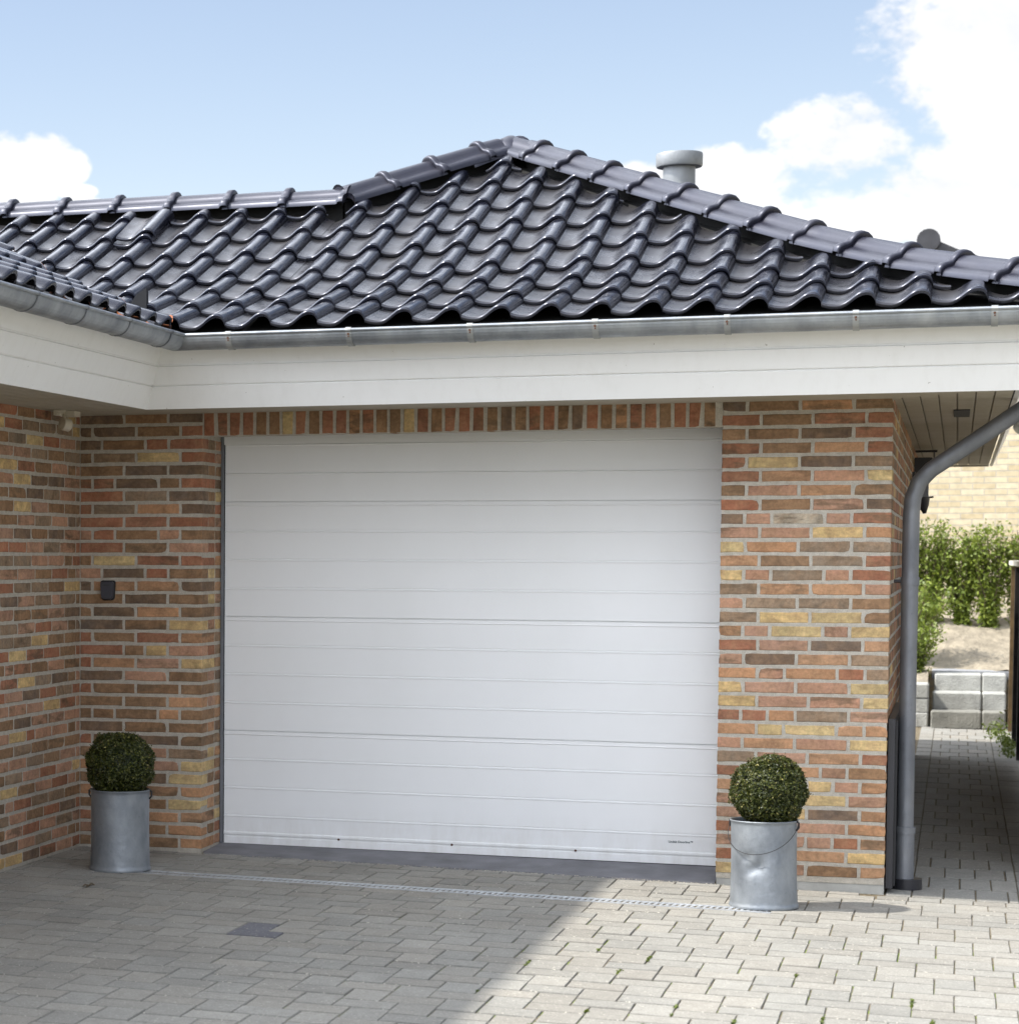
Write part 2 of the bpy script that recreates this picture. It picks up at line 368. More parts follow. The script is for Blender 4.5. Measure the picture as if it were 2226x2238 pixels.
# threshold: sloped, painted, splayed at the left
th = MB()
a = [(P+.004, .36, .004), (XO-.003, .36, -.010), (XO-.003, -.006, -.046), (P+.02, -.006, -.010), (P+.004, .03, -.008)]
th.face([a[0], a[4], a[3], a[2], a[1]][::-1]); th.face([(p[0], p[1], p[2]) for p in (a[2], a[3])] + [(a[3][0], a[3][1], -.2), (a[2][0], a[2][1], -.2)])
th.face([a[3], a[4], (a[4][0], a[4][1], -.2), (a[3][0], a[3][1], -.2)])
th.face([a[4], a[0], (a[0][0], a[0][1], -.2), (a[4][0], a[4][1], -.2)])
part(th, 'threshold', M['conc'])

# ------------------------------------------------------------------ garage door
DY = .352
door = MB()
def dprof():
    pts = []  # (z, y offset) from bottom to top
    tops = [.605, 1.207, 1.81, 2.29]; z = .095
    pts += [(.004, .0), (.040, .0), (.042, .004), (.050, .004), (.052, -.003), (.062, -.003), (.068, .003)]
    for ti, tz in enumerate(tops):
        z_base = (0.004, .605, 1.207, 1.81)[ti]
        for k in (1, 2, 3):
            zz = z_base + .1505*k
            if zz < tz - .03: pts += [(zz-.012, .0), (zz-.007, -.0020), (zz-.004, -.0020), (zz-.001, .0008), (zz+.001, .0028), (zz+.0025, .0028), (zz+.004, .0)]
        pts += [(tz-.026, .0), (tz-.021, -.0030), (tz-.016, -.0015), (tz-.004, -.0015), (tz-.003, .009), (tz+.0008, .009), (tz+.0018, .0)]
    return pts
pr = dprof(); x0, x1 = .6845, XO+.09
for i in range(len(pr)-1):
    (za, oa), (zb, ob) = pr[i], pr[i+1]
    sl = lambda z, xx: z - .0045*(xx-x0)       # door edges run very slightly out of level
    door.face([(x0, DY+oa, sl(za, x0)), (x1, DY+oa, sl(za, x1)), (x1, DY+ob, sl(zb, x1)), (x0, DY+ob, sl(zb, x0))])
door.face([(x0, DY, .0), (x0, DY+.04, .0), (x0, DY+.04, 2.29), (x0, DY, 2.29)])
door.face([(x0, DY, .004), (x0, DY+.04, .004), (x1, DY+.04, -.007), (x1, DY, -.007)])
gd = part(door, 'garage_door', M['door'])
fr = MB(); fr.box((P+.002, DY-.018, .004), (x0-.004, DY+.05, 2.25)); part(fr, 'door_frame', M['frame'])
fr = MB(); fr.box((x0-.003, DY-.014, 2.108), (XO+.1, DY-.0035, 2.30)); part(fr, 'door_head', M['door'])
rb = MB(); rb.add([(x0-.005, DY-.004, -.004), (x1, DY-.004, -.018), (x1, DY+.03, -.018), (x0-.005, DY+.03, -.004), (x0-.005, DY-.004, .003), (x1, DY-.004, -.008), (x1, DY+.03, -.008), (x0-.005, DY+.03, .003)],
   [(0,1,5,4),(4,5,6,7),(0,4,7,3)]); part(rb, 'bottom_seal', M['rubber'], gd)
for sx in (1.307, 1.901, 2.527):
    s = MB(); s.tube([(sx, DY+.004, .0485-.0045*(sx-x0)), (sx, DY-.004, .0485-.0045*(sx-x0))], .006, 8); part(s, 'screw', M['rust'], gd)
# lettering
def text(txt, size, loc, mat, parent, name='lettering', bold=.0, sx=1):
    cu = bpy.data.curves.new(name, 'FONT'); cu.body = txt; cu.size = size; cu.extrude = .0003; cu.offset = bold; cu.resolution_u = 2
    ob = bpy.data.objects.new('tmp_text', cu); COL.objects.link(ob)
    dg = bpy.context.evaluated_depsgraph_get(); me = bpy.data.meshes.new_from_object(ob.evaluated_get(dg))
    bpy.data.objects.remove(ob); me.name = name
    me.transform(Matrix.Translation(loc) @ Matrix.Rotation(rad(90), 4, 'X') @ Matrix.Scale(sx, 4, (1, 0, 0)))
    me.transform(Matrix.Translation((-HO[0], -HO[1], -HO[2])))
    me.materials.clear(); me.materials.append(mat)
    o = bpy.data.objects.new(name, me); COL.objects.link(o); o.parent = parent; return o
text('Lindab Doorline\u2122', .0155, (2.982, DY-.0008, .100), M['ink'], gd, bold=.0003, sx=1.02)

# ------------------------------------------------------------------ eaves sweep
YE = -6.4     # wing front end of eaves
def path(d): return [(d, YE), (d, -d), (XR+d, -d), (XR+d, YB+d)]
def sweep(mb, prof, close=False, mi=0, ends=True):
    q = prof + ([prof[0]] if close else [])
    rows = [[(x, y, z) for x, y in path(d)] for d, z in q]
    for a, b in zip(rows[:-1], rows[1:]):
        for i in range(3): mb.face([a[i], a[i+1], b[i+1], b[i]], mi=mi)
    if ends:
        mb.face([r[0] for r in rows[:len(prof)]]); mb.face([r[3] for r in rows[:len(prof)]][::-1])
ev = Vector((.126, .279)).normalized(); nv = Vector((ev.y, -ev.x)); d0 = Vector((.537, 2.247))
fp = [(0,-.022),(0,0),(.117,0),(.119,-.009),(.124,-.009),(.126,-.001),(.219,-.001),(.221,-.010),(.226,-.010),(.2285,-.012),(.34,-.012),(.34,-.034)]
fa = MB(); sweep(fa, [tuple(d0 + ev*s + nv*o) for s, o in fp], close=True)
part(fa, 'fascia', M['white'])
# soffit boards: parallel to the walls, tongue and groove
so = MB()
bw = .0795; k = 0; d = .512
while d > -.012:
    a, b = d, max(d-bw, -.02)
    pts = [(a, 2.262), (a-.002, 2.255), (b+.006, 2.255), (b+.004, 2.266), (b, 2.266)]
    sweep(so, pts, ends=False); d = b
soff = part(so, 'soffit', M['cream'])
sb = MB(); sweep(sb, [(.50, 2.270), (-.01, 2.270)], ends=False); part(sb, 'soffit_backing', M['under'], soff)
vt = MB(); vt.box((4.268, 1.0, 2.249), (4.345, 1.62, 2.2545));
part(vt, 'soffit_vent', M['rubber'], soff)
# soffit end board behind + closing board at the back
eb = MB(); eb.box((XR+.001, YB+.50, 2.2475), (XR+.51, YB+.53, 2.262)); part(eb, 'soffit_trim', M['cream'])
# gutter
GC = (.753, 2.577); gr = .065
gu = MB()
arc = [(GC[0] + gr*math.cos(a), GC[1] + gr*math.sin(a)) for a in [-math.pi*i/14 for i in range(15)]]
arci = [(GC[0] + (gr-.0025)*math.cos(a), GC[1] + (gr-.0025)*math.sin(a)) for a in [-math.pi*i/14 for i in range(15)]]
sweep(gu, arc + arci[::-1], close=True)
bead = [(GC[0]+gr+.002 + .0085*math.cos(a), GC[1]+.003 + .0085*math.sin(a)) for a in [2*math.pi*i/10 for i in range(10)]]
sweep(gu, bead, close=True)
gut = part(gu, 'gutter', M['zinc'], smooth=True, auto=40)
def strap(frame, w, r=gr+.0045, t=.002):
    """half ring bracket; frame(d,z)->world, w = half width vector"""
    mb = MB(); n = 14
    rr = [(GC[0] + q*math.cos(a), GC[1] + q*math.sin(a)) for q in (r,) for a in [.22] + [-math.pi*i/n*.96 for i in range(n+1)]]
    W = Vector(w)
    for (a, b) in zip(rr[:-1], rr[1:]):
        A, B = Vector(frame(*a)), Vector(frame(*b)); mb.face([A-W, A+W, B+W, B-W])
        for s in (-1, 1):
            Ai, Bi = Vector(frame(GC[0]+(a[0]-GC[0])*.965, GC[1]+(a[1]-GC[1])*.965)), Vector(frame(GC[0]+(b[0]-GC[0])*.965, GC[1]+(b[1]-GC[1])*.965))
            mb.face([A+W*s, B+W*s, Bi+W*s, Ai+W*s])
    # collar round the bead
    for j in range(10):
        a0, a1 = 2*math.pi*j/10, 2*math.pi*(j+1)/10
        q = [(GC[0]+gr+.002+.0105*math.cos(z), GC[1]+.003+.0105*math.sin(z)) for z in (a0, a1)]
        A, B = Vector(frame(*q[0])), Vector(frame(*q[1])); mb.face([A-W, A+W, B+W, B-W])
    return mb
for bx in (1.037, 1.62, 2.188, 2.753, 3.327, 3.867, 4.429):
    f = lambda d, z, bx=bx: (bx, -d, z)
    b = part(strap(f, (.0135, 0, 0)), 'gutter_bracket', M['strap'], gut, smooth=True, auto=40)
    s = MB(); s.tube([(bx, -.8185, 2.560), (bx, -.8250, 2.560)], .0055, 8); s.tube([(bx+.001, -.8185, 2.549), (bx+.001, -.8236, 2.549)], .0035, 8); part(s, 'screw', M['rust'], gut)
for by in (-2.801, -2.212, -1.63, -1.02, -3.4, -4.0, -4.6):
    f = lambda d, z, by=by: (d, by, z)
    part(strap(f, (0, .006, 0), gr+.0035), 'gutter_bracket', M['pipe'], gut, smooth=True, auto=40)
for by in (.2, 1.1, 2.0, 2.9, 3.8, 4.7, 5.6, 6.5, 7.4, 8.3):
    f = lambda d, z, by=by: (XR+d, by, z)
    part(strap(f, (0, .012, 0)), 'gutter_bracket', M['zinc'], gut, smooth=True, auto=40)

# downpipe: from the side gutter back to the wall, then down
dp = MB()
pts = [(XR+.753, .06, 2.52), (XR+.753, .08, 2.44), (XR+.745, .10, 2.36), (XR+.70, .115, 2.30)]
pts = [Vector(p) for p in pts] + [Vector((4.60, .14, 2.225)), Vector((4.40, .18, 2.085)), Vector((4.24, .21, 1.975)), Vector((4.175, .22, 1.93)), Vector((4.125, .228, 1.875)), Vector((4.098, .23, 1.80)), Vector((4.092, .23, 1.72)), Vector((4.092, .23, 1.0)), Vector((4.092, .23, .20))]
dp.tube(pts, .0385, 20)
dpo = part(dp, 'downpipe', M['pipe'], smooth=True, auto=50)
def ring(c0, c1, r, nm, parent, mat='pipe'):
    m = MB(); m.tube([c0, c1], r, 20); part(m, nm, M[mat], parent, smooth=True, auto=50)
ring((4.092, .23, 1.385), (4.092, .23, 1.425), .0425, 'pipe_clip', dpo)
ring((4.092, .23, .205), (4.092, .23, .235), .047, 'pipe_collar', dpo)
ring((4.092, .23, -.03), (4.092, .23, .204), .043, 'pipe_socket', dpo)
ring((4.103, .24, -.062), (4.103, .24, -.012), .070, 'pipe_foot', dpo, 'dark')
ring((4.02, .23, 1.405), (4.06, .23, 1.405), .008, 'clip_pin', dpo, 'dark')

# ------------------------------------------------------------------ roof
SL = [16.0, 17.0, 21.0] + [24.0] + [25.0]*12
GA = [.368, .368, .345] + [.357]*14
nodes = [(-.0, 2.600)]
for s, gl in zip(SL, GA):
    a, b = nodes[-1]; nodes.append((a + gl*math.cos(rad(s)), b + gl*math.sin(rad(s))))
TW = .2265; EA = .76
nodesW = [(-.0, 2.598)]
for s, gl in zip([20.5, 21.0, 23.0] + [25.0]*8, GA):
    a, b = nodesW[-1]; nodesW.append((a + gl*math.cos(rad(s)), b + gl*math.sin(rad(s))))
def roof_z(i):
    for (a, za), (b, zb) in zip(nodes[:-1], nodes[1:]):
        if i <= b: return za + (zb-za)*(i-a)/(b-a)
    return nodes[-1][1]
TP = [(0,.012),(.05,.0075),(.12,.0035),(.20,.001),(.28,0),(.36,.002),(.44,.0085),(.52,.019),(.60,.0315),(.67,.0415),(.74,.0475),(.80,.0500),(.86,.0495),(.91,.0455),(.95,.0375),(.98,.025),(1.0,.004)]
def tile_plane(org, Rv, Iv, c0, c1, nrows, clips, mbs, rim=0, nodes=nodes, amp=1.17):
    """org: eave point (x,y); Rv right vector, Iv inward vector; clips: list of (co,no) keep side = -no"""
    bm = bmesh.new(); cl = bm.loops.layers.float_color.new('col')
    for r in range(nrows):
        (ia, za), (ib, zb) = nodes[r], nodes[r+1]
        L = math.hypot(ib-ia, zb-za); ei, ez = (ib-ia)/L, (zb-za)/L; ni, nz = -ez, ei
        for c in range(c0, c1):
            jx = R.uniform(-.0025, .0025); jz = R.uniform(-.0015, .0015); js = R.uniform(-.004, .004)
            srow = [(-.0, -.020), (-.003, -.010), (-.001, -.004), (.005, -.0005), (.014, .0005), (L*.4, 0), (L+.02, 0)]
            vs = []
            for s, dz in srow:
                row = []
                for u, h in TP:
                    hh = h*amp + dz + jz + .024*(1 - s/L)
                    if dz < -.001 and u > .97: hh += .0
                    ii = ia + ei*(s+js) + ni*hh; zz = za + ez*(s+js) + nz*hh
                    x = c*TW + u*TW*1.008 + jx
                    row.append(bm.verts.new((org[0]+Rv[0]*x+Iv[0]*ii, org[1]+Rv[1]*x+Iv[1]*ii, zz)))
                vs.append(row)
            for a, b in zip(vs[:-1], vs[1:]):
                for k in range(len(TP)-1):
                    f = bm.faces.new((a[k], a[k+1], b[k+1], b[k])); f.smooth = True
                    for lp, kk in zip(f.loops, (k, k+1, k+1, k)):
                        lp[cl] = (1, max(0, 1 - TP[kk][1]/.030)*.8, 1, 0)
    for q, (co, no) in enumerate(clips):
        res = bmesh.ops.bisect_plane(bm, geom=bm.verts[:]+bm.edges[:]+bm.faces[:], dist=1e-5, plane_co=co, plane_no=no, clear_outer=True)
        if q < rim:      # sawn edge shows the terracotta body
            ed = [e for e in res['geom_cut'] if isinstance(e, bmesh.types.BMEdge)]
            nn = Vector(no).normalized()
            for e in ed:
                a, b = e.verts; dn = Vector((0, 0, -.013))
                vs4 = [bm.verts.new(a.co+nn*.001), bm.verts.new(b.co+nn*.001), bm.verts.new(b.co+nn*.001+dn), bm.verts.new(a.co+nn*.001+dn)]
                f = bm.faces.new(vs4)
                for lp_ in f.loops: lp_[cl] = (1, 1, 1, 1)
    mbs.append(bm)
def join_bms(bms, name, mat, parent):
    out = bmesh.new()
    for b in bms:
        me = bpy.data.meshes.new('t'); b.to_mesh(me); out.from_mesh(me); bpy.data.meshes.remove(me); b.free()
    bmesh.ops.translate(out, verts=out.verts[:], vec=(-HO[0], -HO[1], -HO[2]))
    me = bpy.data.meshes.new(name); out.to_mesh(me); out.free(); me.materials.append(mat)
    o = bpy.data.objects.new(name, me); COL.objects.link(o); o.parent = parent; return o
bms = []
RYA, RYS = 1.445, -.085             # main ridge line: y = RYA + RYS*x
# phase of columns so that rolls land where the photo has them (seams at x=1.457+k*TW)
ph = 1.457 % TW
org = (ph, -EA)
HS = 4.03; HL = .30                 # hips: x+y=HS ; y-x=HL
XBm = (RYA - HL)/(1 - RYS)
nrm = Vector((-RYS, 1, 0)).normalized()
tile_plane(org, X, Y, -14, 22, 9, [((-.03,0,0), (-1,-1,0)), ((XBm,0,0), (1,0,0)), ((0,RYA-.135,0), nrm), ((-2.2,0,0), (-1,0,0))], bms, 1)
tile_plane(org, X, Y, 0, 22, 10, [((-.03,0,0), (-1,-1,0)), ((XBm,0,0), (-1,0,0)), ((HS-.19,0,0), (1,1,0)), ((0,HL-.18,0), (-1,1,0))], bms)
# wing plane (faces +x)
tile_plane((EA, -.43 % TW - TW*30), Y, -X, 0, 36, 8, [((-.10,0,0), (1,1,0)), ((0,-6.35,0), (0,-1,0)), ((-2.1,0,0), (-1,0,0))], bms, 1, nodesW, .92)
# right plane (faces +x)
tile_plane((XR+EA, 0), Y, -X, -4, 45, 9, [((HS+.10,0,0), (-1,-1,0)), ((1.98,0,0), (-1,0,0)), ((0,YB+.7,0), (0,1,0))], bms)
# the slipped tile near the ridge
bm = bmesh.new(); cl = bm.loops.layers.float_color.new('col')
LX = ph - TW*1; LY = .93; LZ = roof_z(LY+EA) + .018; vs = []
for s, dz in [(-.0,-.018),(-.003,-.009),(.004,-.001),(.012,0),(.17,0),(.40,0)]:
    row = []
    for u, h in TP:
        a = rad(25); hh = h*1.03 + dz + .040 - .03*s
        row.append(bm.verts.new((LX + u*TW + .012 - s*.03, LY + s*math.cos(a) - hh*math.sin(a), LZ + s*math.sin(a) + hh*math.cos(a))))
    vs.append(row)
for i, (a, b) in enumerate(zip(vs[:-1], vs[1:])):
    for k in range(len(TP)-1):
        f = bm.faces.new((a[k], a[k+1], b[k+1], b[k])); f.smooth = True
        for lp in f.loops: lp[cl] = (1, .8 if k < 7 else .1, 1, 0)
bms.append(bm)
roof = join_bms(bms, 'roof', M['tile'], house)
# underlay + hidden slopes
ul = MB()
def slope_sheet(mb, org, Rv, Iv, xa, xb, nr, dz=-.012):
    for (ia, za), (ib, zb) in zip(nodes[:nr], nodes[1:nr+1]):
        q = []
        for x, i_, z_ in ((xa(ia), ia, za), (xb(ia), ia, za), (xb(ib), ib, zb), (xa(ib), ib, zb)):
            q.append((org[0]+Rv[0]*x+Iv[0]*i_, org[1]+Rv[1]*x+Iv[1]*i_, z_+dz))
        mb.face(q)
slope_sheet(ul, (0, -EA), X, Y, lambda i: EA-i, lambda i: max(1.0, min(XBm, 9)), 6)
slope_sheet(ul, (0, -EA), X, Y, lambda i: max(XBm, -EA+i-HL), lambda i: max(HS+EA-i, -EA+i-HL), 9)
slope_sheet(ul, (EA, 0), Y, -X, lambda i: YE+.05, lambda i: -EA+i, 8)
slope_sheet(ul, (XR+EA, 0), Y, -X, lambda i: -EA+i, lambda i: YB+.7, 9)
part(ul, 'roof_underlay', M['under'], roof)
# rear slopes, closed with plain tile-coloured sheets behind the ridges
rs = MB()
yr = RYA; zr = roof_z(RYA+EA)
rs.face([(-2.2, RYA-RYS*2.2, zr), (XBm, RYA+RYS*XBm, zr), (XBm, 4.6, zr-1.4), (-2.2, 4.6, zr-1.4)])
za = roof_z(1.88+.27+EA)
rs.face([(XBm, XBm+HL, roof_z(XBm+HL+EA)), (1.88, 2.17, za), (1.88, YB+.6, za), (-.93, YB+.6, 2.6), (-.93, 4.5, 2.6)])
rs.face([(-2.1, -6.35, roof_z(2.86)), (-2.1, 1.6, roof_z(2.86)), (-4.9, 1.6, 2.6), (-4.9, -6.35, 2.6)])
part(rs, 'rear_roof', M['ntile'], roof)
vg = MB()   # lead valley strip
zv = lambda i: roof_z(i)
for k in range(8):
    i0, i1 = k*.2, (k+1)*.2
    a, b = EA-i0, EA-i1
    vg.face([(a-.10, -a-.10+.2-.2, zv(i0)+.004), (a+.10, -a+.10, zv(i0)+.004), (b+.10, -b+.10, zv(i1)+.004), (b-.10, -b-.10, zv(i1)+.004)])
part(vg, 'valley_flashing', M['rubber'], roof)
fin = MB(); fx, fy = .505, -.44; fz = roof_z(fy+EA)
fin.add([(fx-.10, fy-.03, fz+.0), (fx, fy, fz+.0), (fx, fy, fz+.165), (fx-.05, fy-.015, fz+.13), (fx-.085, fy-.025, fz+.07), (fx-.10, fy+.0, fz), (fx, fy+.03, fz), (fx, fy+.03, fz+.165), (fx-.05, fy+.015, fz+.13), (fx-.085, fy+.005, fz+.07)],
  [(0,1,2,3,4), (9,8,7,6,5), (1,6,7,2), (2,7,8,3), (3,8,9,4), (4,9,5,0)]); part(fin, 'valley_stop', M['rubber'], roof)

# ridge tiles: profile in (side, height); each has a raised collar over its lower neighbour
CP = [(-.128,-.010),(-.127,.006),(-.116,.019),(-.098,.027),(-.080,.031),(-.067,.037),(-.058,.051),(-.044,.066),(-.024,.077),(0,.081)]
CP = [(a*.90, b) for a, b in CP]
CP = CP + [(-a, b) for a, b in CP[-2::-1]]
def ridge(mb, pts, L, first=0., scale=1):
    """half-round tiles laid along a polyline from its low end; each collar sits at the low end of its tile"""
    pts = [Vector(p) for p in pts]; cum = [0]
    for a, b in zip(pts[:-1], pts[1:]): cum.append(cum[-1] + (b-a).length)
    T = cum[-1]
    def at(q):
        q = max(0, min(T, q))
        for k in range(len(pts)-1):
            if q <= cum[k+1] or k == len(pts)-2:
                d = (pts[k+1]-pts[k]).normalized(); return pts[k] + d*(q-cum[k])
    p0 = -first
    while p0 < T:
        a = p0; A0, B0 = at(max(0, a)), at(min(T, a+L))
        t = (B0-A0).normalized(); s_ = t.cross(Vector((0,0,1))).normalized(); u_ = s_.cross(t).normalized()
        jr, jz = R.uniform(-.004, .004), R.uniform(-.002, .002)
        rows = [(.006, .99, -.014), (0, 1.05, .004), (.003, 1.085, .0105), (.010, 1.10, .0125), (.030, 1.10, .012), (.040, 1.085, .009), (.046, 1.02, .003), (.055, .99, 0), (.30, .97, -.004), (L+.035, .95, -.006)]
        vs = []
        for dq, k, dz in rows:
            q = a + dq
            if q < -.002: q = 0
            if q > T + .03: q = T + .03
            base = A0 + t*(q - max(0, a))
            vs.append([base + s_*(x*k*scale+jr) + u_*((y*(.6+.4*k) + dz + jz)*scale) for x, y in CP])
        n0 = len(mb.v); m = len(CP)
        for row in vs: mb.v += [tuple(v) for v in row]
        for i in range(len(vs)-1):
            for k in range(m-1):
                mb.f.append((n0+i*m+k, n0+i*m+k+1, n0+(i+1)*m+k+1, n0+(i+1)*m+k)); mb.c.append((1,.05,1,0)); mb.m.append(0)
        p0 += L
def cap(pts, L, first=0.):
    m = MB(); ridge(m, pts, L, first, 1.12); part(m, 'ridge_cap', M['captile'], roof, smooth=True, auto=50)
CR = .046; CRL = .052
hz = lambda i: roof_z(i) + CR
cap([(HS+EA-i, -EA+i, hz(i)) for i in (-.03, .40, .75, 1.10, 1.9, 2.80)], .331, .245)
cap([(x, x+HL, roof_z(x+HL+EA)+CRL) for x in (XBm+.0, 1.78)], .331, .05)
cap([(XBm+.05, RYA+RYS*(XBm+.05), 3.475), (-1.7, RYA-RYS*1.7, 3.550)], .345, .01)
cap([(1.88, YB+.6, 3.79), (1.88, 2.2, 3.85)], .345)
cap([(-2.1, -6.3, roof_z(2.86)+.02), (-2.1, 1.5, roof_z(2.86)+.02)], .345)
cs_ = MB()
def skirt(pts, up=.005, dn=.16, w=.035):
    for a, b in zip(pts[:-1], pts[1:]):
        a, b = Vector(a), Vector(b); t = (b-a).normalized(); s_ = t.cross(Vector((0,0,1))).normalized()*w
        for q in (-1, 1): cs_.face([a+s_*q-Z*dn, b+s_*q-Z*dn, b+s_*q+Z*up, a+s_*q+Z*up])
skirt([(HS+EA-i, -EA+i, hz(i)) for i in (.06, .40, .75, 1.10, 1.9, 2.80)])
skirt([(x, x+HL, roof_z(x+HL+EA)+CR) for x in (XBm, 1.86)], .005, .3)
skirt([(XBm+.02, RYA+RYS*(XBm+.05), 3.475), (-1.7, RYA-RYS*1.7, 3.550)], .005, .2)
part(cs_, 'ridge_closure', M['under'], roof)
# hub tile on the apex
hb = MB()
for tgt in ((2.08, 1.95, 3.738), (1.62, 1.92, 3.715), (1.86, 2.50, 3.835)):
    a = Vector(tgt); b = Vector((1.85, 2.155, 3.838)); t = (b-a).normalized(); s_ = t.cross(Vector((0,0,1))).normalized(); u_ = s_.cross(t)
    T = (b-a).length; prof = []
    for q, k in ((.006, 1.02), (0, 1.06), (.004, 1.10), (.03, 1.10), (.08, 1.07), (T*.7, 1.06), (T, 1.04)):
        prof.append([a + t*q + s_*(x*k) + u_*(y*k+.012) for x, y in CP])
    n0 = len(hb.v); m = len(CP)
    for row in prof: hb.v += [tuple(v) for v in row]
    for i in range(len(prof)-1):
        for k in range(m-1): hb.f.append((n0+i*m+k, n0+i*m+k+1, n0+(i+1)*m+k+1, n0+(i+1)*m+k)); hb.c.append((1,.05,1,0)); hb.m.append(0)
hb.lathe([(.125, -.05), (.118, .02), (.095, .055), (.06, .080), (.02, .098), (.0005, .100)], 24, (1.85, 2.155, 3.838), (1,.05,1,0))
part(hb, 'hub_tile', M['captile'], roof, smooth=True, auto=60)
# dark mastic/closure below the caps
# flue
FX, FY = 2.60, 4.0
fl = MB(); fl.lathe([(.100, 3.2), (.100, 4.0)], 32, (FX, FY, 0)); flo = part(fl, 'flue', M['flue'], smooth=True, auto=40)
cp = MB(); cp.lathe([(.085, 3.985), (.139, 3.990), (.144, 4.000), (.145, 4.066), (.141, 4.075), (.05, 4.080), (.0005, 4.082)], 40, (FX, FY, 0)); part(cp, 'flue_cap', M['flue'], flo, smooth=True, auto=40)

# ------------------------------------------------------------------ things on the house
def gz(x): return -.004 - .0145*max(-1, min(x, 6))      # ground falls gently to the right
kp = tag(empty('entry_keypad', (.155, -.0, 1.345)), 'small dark grey keypad box fixed to brick pillar left of garage door', 'keypad')
k1 = MB()
def rbox(mb, w0, w1, h0, h1, y, yy, r=.012, n=5):
    """rounded tapered plate: bottom half width w0, top half width w1"""
    def outline(s=1):
        o = []
        for (cx, cz, a0, rr) in ((w1-r, h1-r, 0, r), (-w1+r, h1-r, 90, r), (-w0+r*1.6, h0+r*1.6, 180, r*1.6), (w0-r*1.6, h0+r*1.6, 270, r*1.6)):
            for k in range(n+1):
                a = rad(a0 + 90*k/n); o.append(((cx+rr*math.cos(a))*s, (cz+rr*math.sin(a))*s))
        return o
    a = outline(); n0 = len(mb.v)
    rings = [(a, y), (a, yy+.004), (outline(.93), yy)]
    for o, q in rings: mb.v += [(p[0], q, p[1]) for p in o]
    m = len(a)
    for i in range(2):
        for k in range(m): mb.f.append((n0+i*m+k, n0+i*m+(k+1)%m, n0+(i+1)*m+(k+1)%m, n0+(i+1)*m+k)); mb.c.append(None); mb.m.append(0)
    mb.f.append(tuple(n0+2*m+k for k in range(m))); mb.c.append(None); mb.m.append(0)
rbox(k1, .037, .041, -.052, .052, 0, -.012); k1.build('base_plate', M['rubber'], kp)
k1 = MB(); rbox(k1, .0325, .036, -.045, .046, -.012, -.030); cv = k1.build('cover', M['keyp'], kp, smooth=True, auto=35)
k1 = MB(); k1.box((-.016, -.0308, .027), (.018, -.0301, .0295)); k1.build('slot', M['rubber'], cv)

sp = tag(empty('spotlight', (.13, -.46, 2.25)), 'cream round sensor spotlight on a bracket in the inner corner under the eaves', 'light'); sp.scale = (.8, .8, .8)
s1 = MB(); s1.box((-.055, -.17, -.005), (-.02, -.09, .004)); s1.box((-.055, -.02, -.03), (.01, .09, .004)); s1.box((-.075, -.17, -.03), (-.055, .09, .004)); s1.build('mount', M['cream2'], sp)
s1 = MB(); s1.tube([(-.045, -.05, -.02), (-.045, -.055, -.06), (-.04, -.05, -.085)], .011, 10); s1.tube([(-.05, -.15, -.02), (-.045, -.10, -.03)], .008, 8); s1.build('arm', M['cream2'], sp, smooth=True)
s1 = MB(); dr = Vector((.45, .62, -.12)).normalized(); c0 = Vector((-.04, -.05, -.082)); s1.tube([c0-dr*.028, c0-dr*.026, c0+dr*.026, c0+dr*.03], [.033, .040, .041, .038], 20); s1.build('lamp_head', M['cream2'], sp, smooth=True, auto=40)
s1 = MB(); s1.tube([c0+dr*.0305, c0+dr*.034], [.031, .028], 20); s1.build('lens', simple('milky_lens', (.62, .58, .48), .3), sp, smooth=True, auto=40)

wl = tag(empty('wall_lantern', (XR+.01, 4.5, 1.95)), 'dark grey outdoor wall light behind the downpipe on the side wall', 'light')
w1 = MB(); w1.box((0, -.06, -.04), (.02, .06, .11)); w1.build('back_plate', M['dark'], wl)
w1 = MB(); w1.box((.045, -.045, -.05), (.10, .045, .115)); w1.build('housing', M['frame'], wl)
w1 = MB(); w1.tube([(.065, 0, -.05), (.07, 0, -.10), (.08, 0, -.155)], [.045, .036, .010], 14); w1.tube([(.02, 0, .02), (.05, 0, .02)], .012, 8); w1.tube([(.10, 0, -.052), (.13, 0, -.05)], .006, 8); w1.build('shade', M['dark'], wl, smooth=True, auto=40)
jb = tag(empty('junction_box', (XR+.02, 5.6, 2.16)), 'black box with a short rod high under the side soffit', 'electrical box')
w1 = MB(); w1.box((-.015, -.1, -.085), (.10, .1, .03)); w1.build('box_body', M['dark'], jb)
w1 = MB(); w1.tube([(-.01, -.12, .07), (.13, -.12, .07)], .008, 8); w1.tube([(.11, -.12, .07), (.11, -.02, .02)], .006, 8); w1.build('rod', M['dark'], jb)
cb = tag(empty('ribbed_cabinet', (XR+.004, .9, .36)), 'low black ribbed cabinet against the side wall behind the downpipe', 'cabinet')
w1 = MB(); w1.box((0, -.86, -.40), (.030, .55, .40)); w1.build('cabinet_body', M['dark'], cb)
w1 = MB()
for k in range(15): w1.box((.0305, -.84+k*.09, -.39), (.040, -.79+k*.09, .39))
w1.build('rib', M['rubber'], cb)

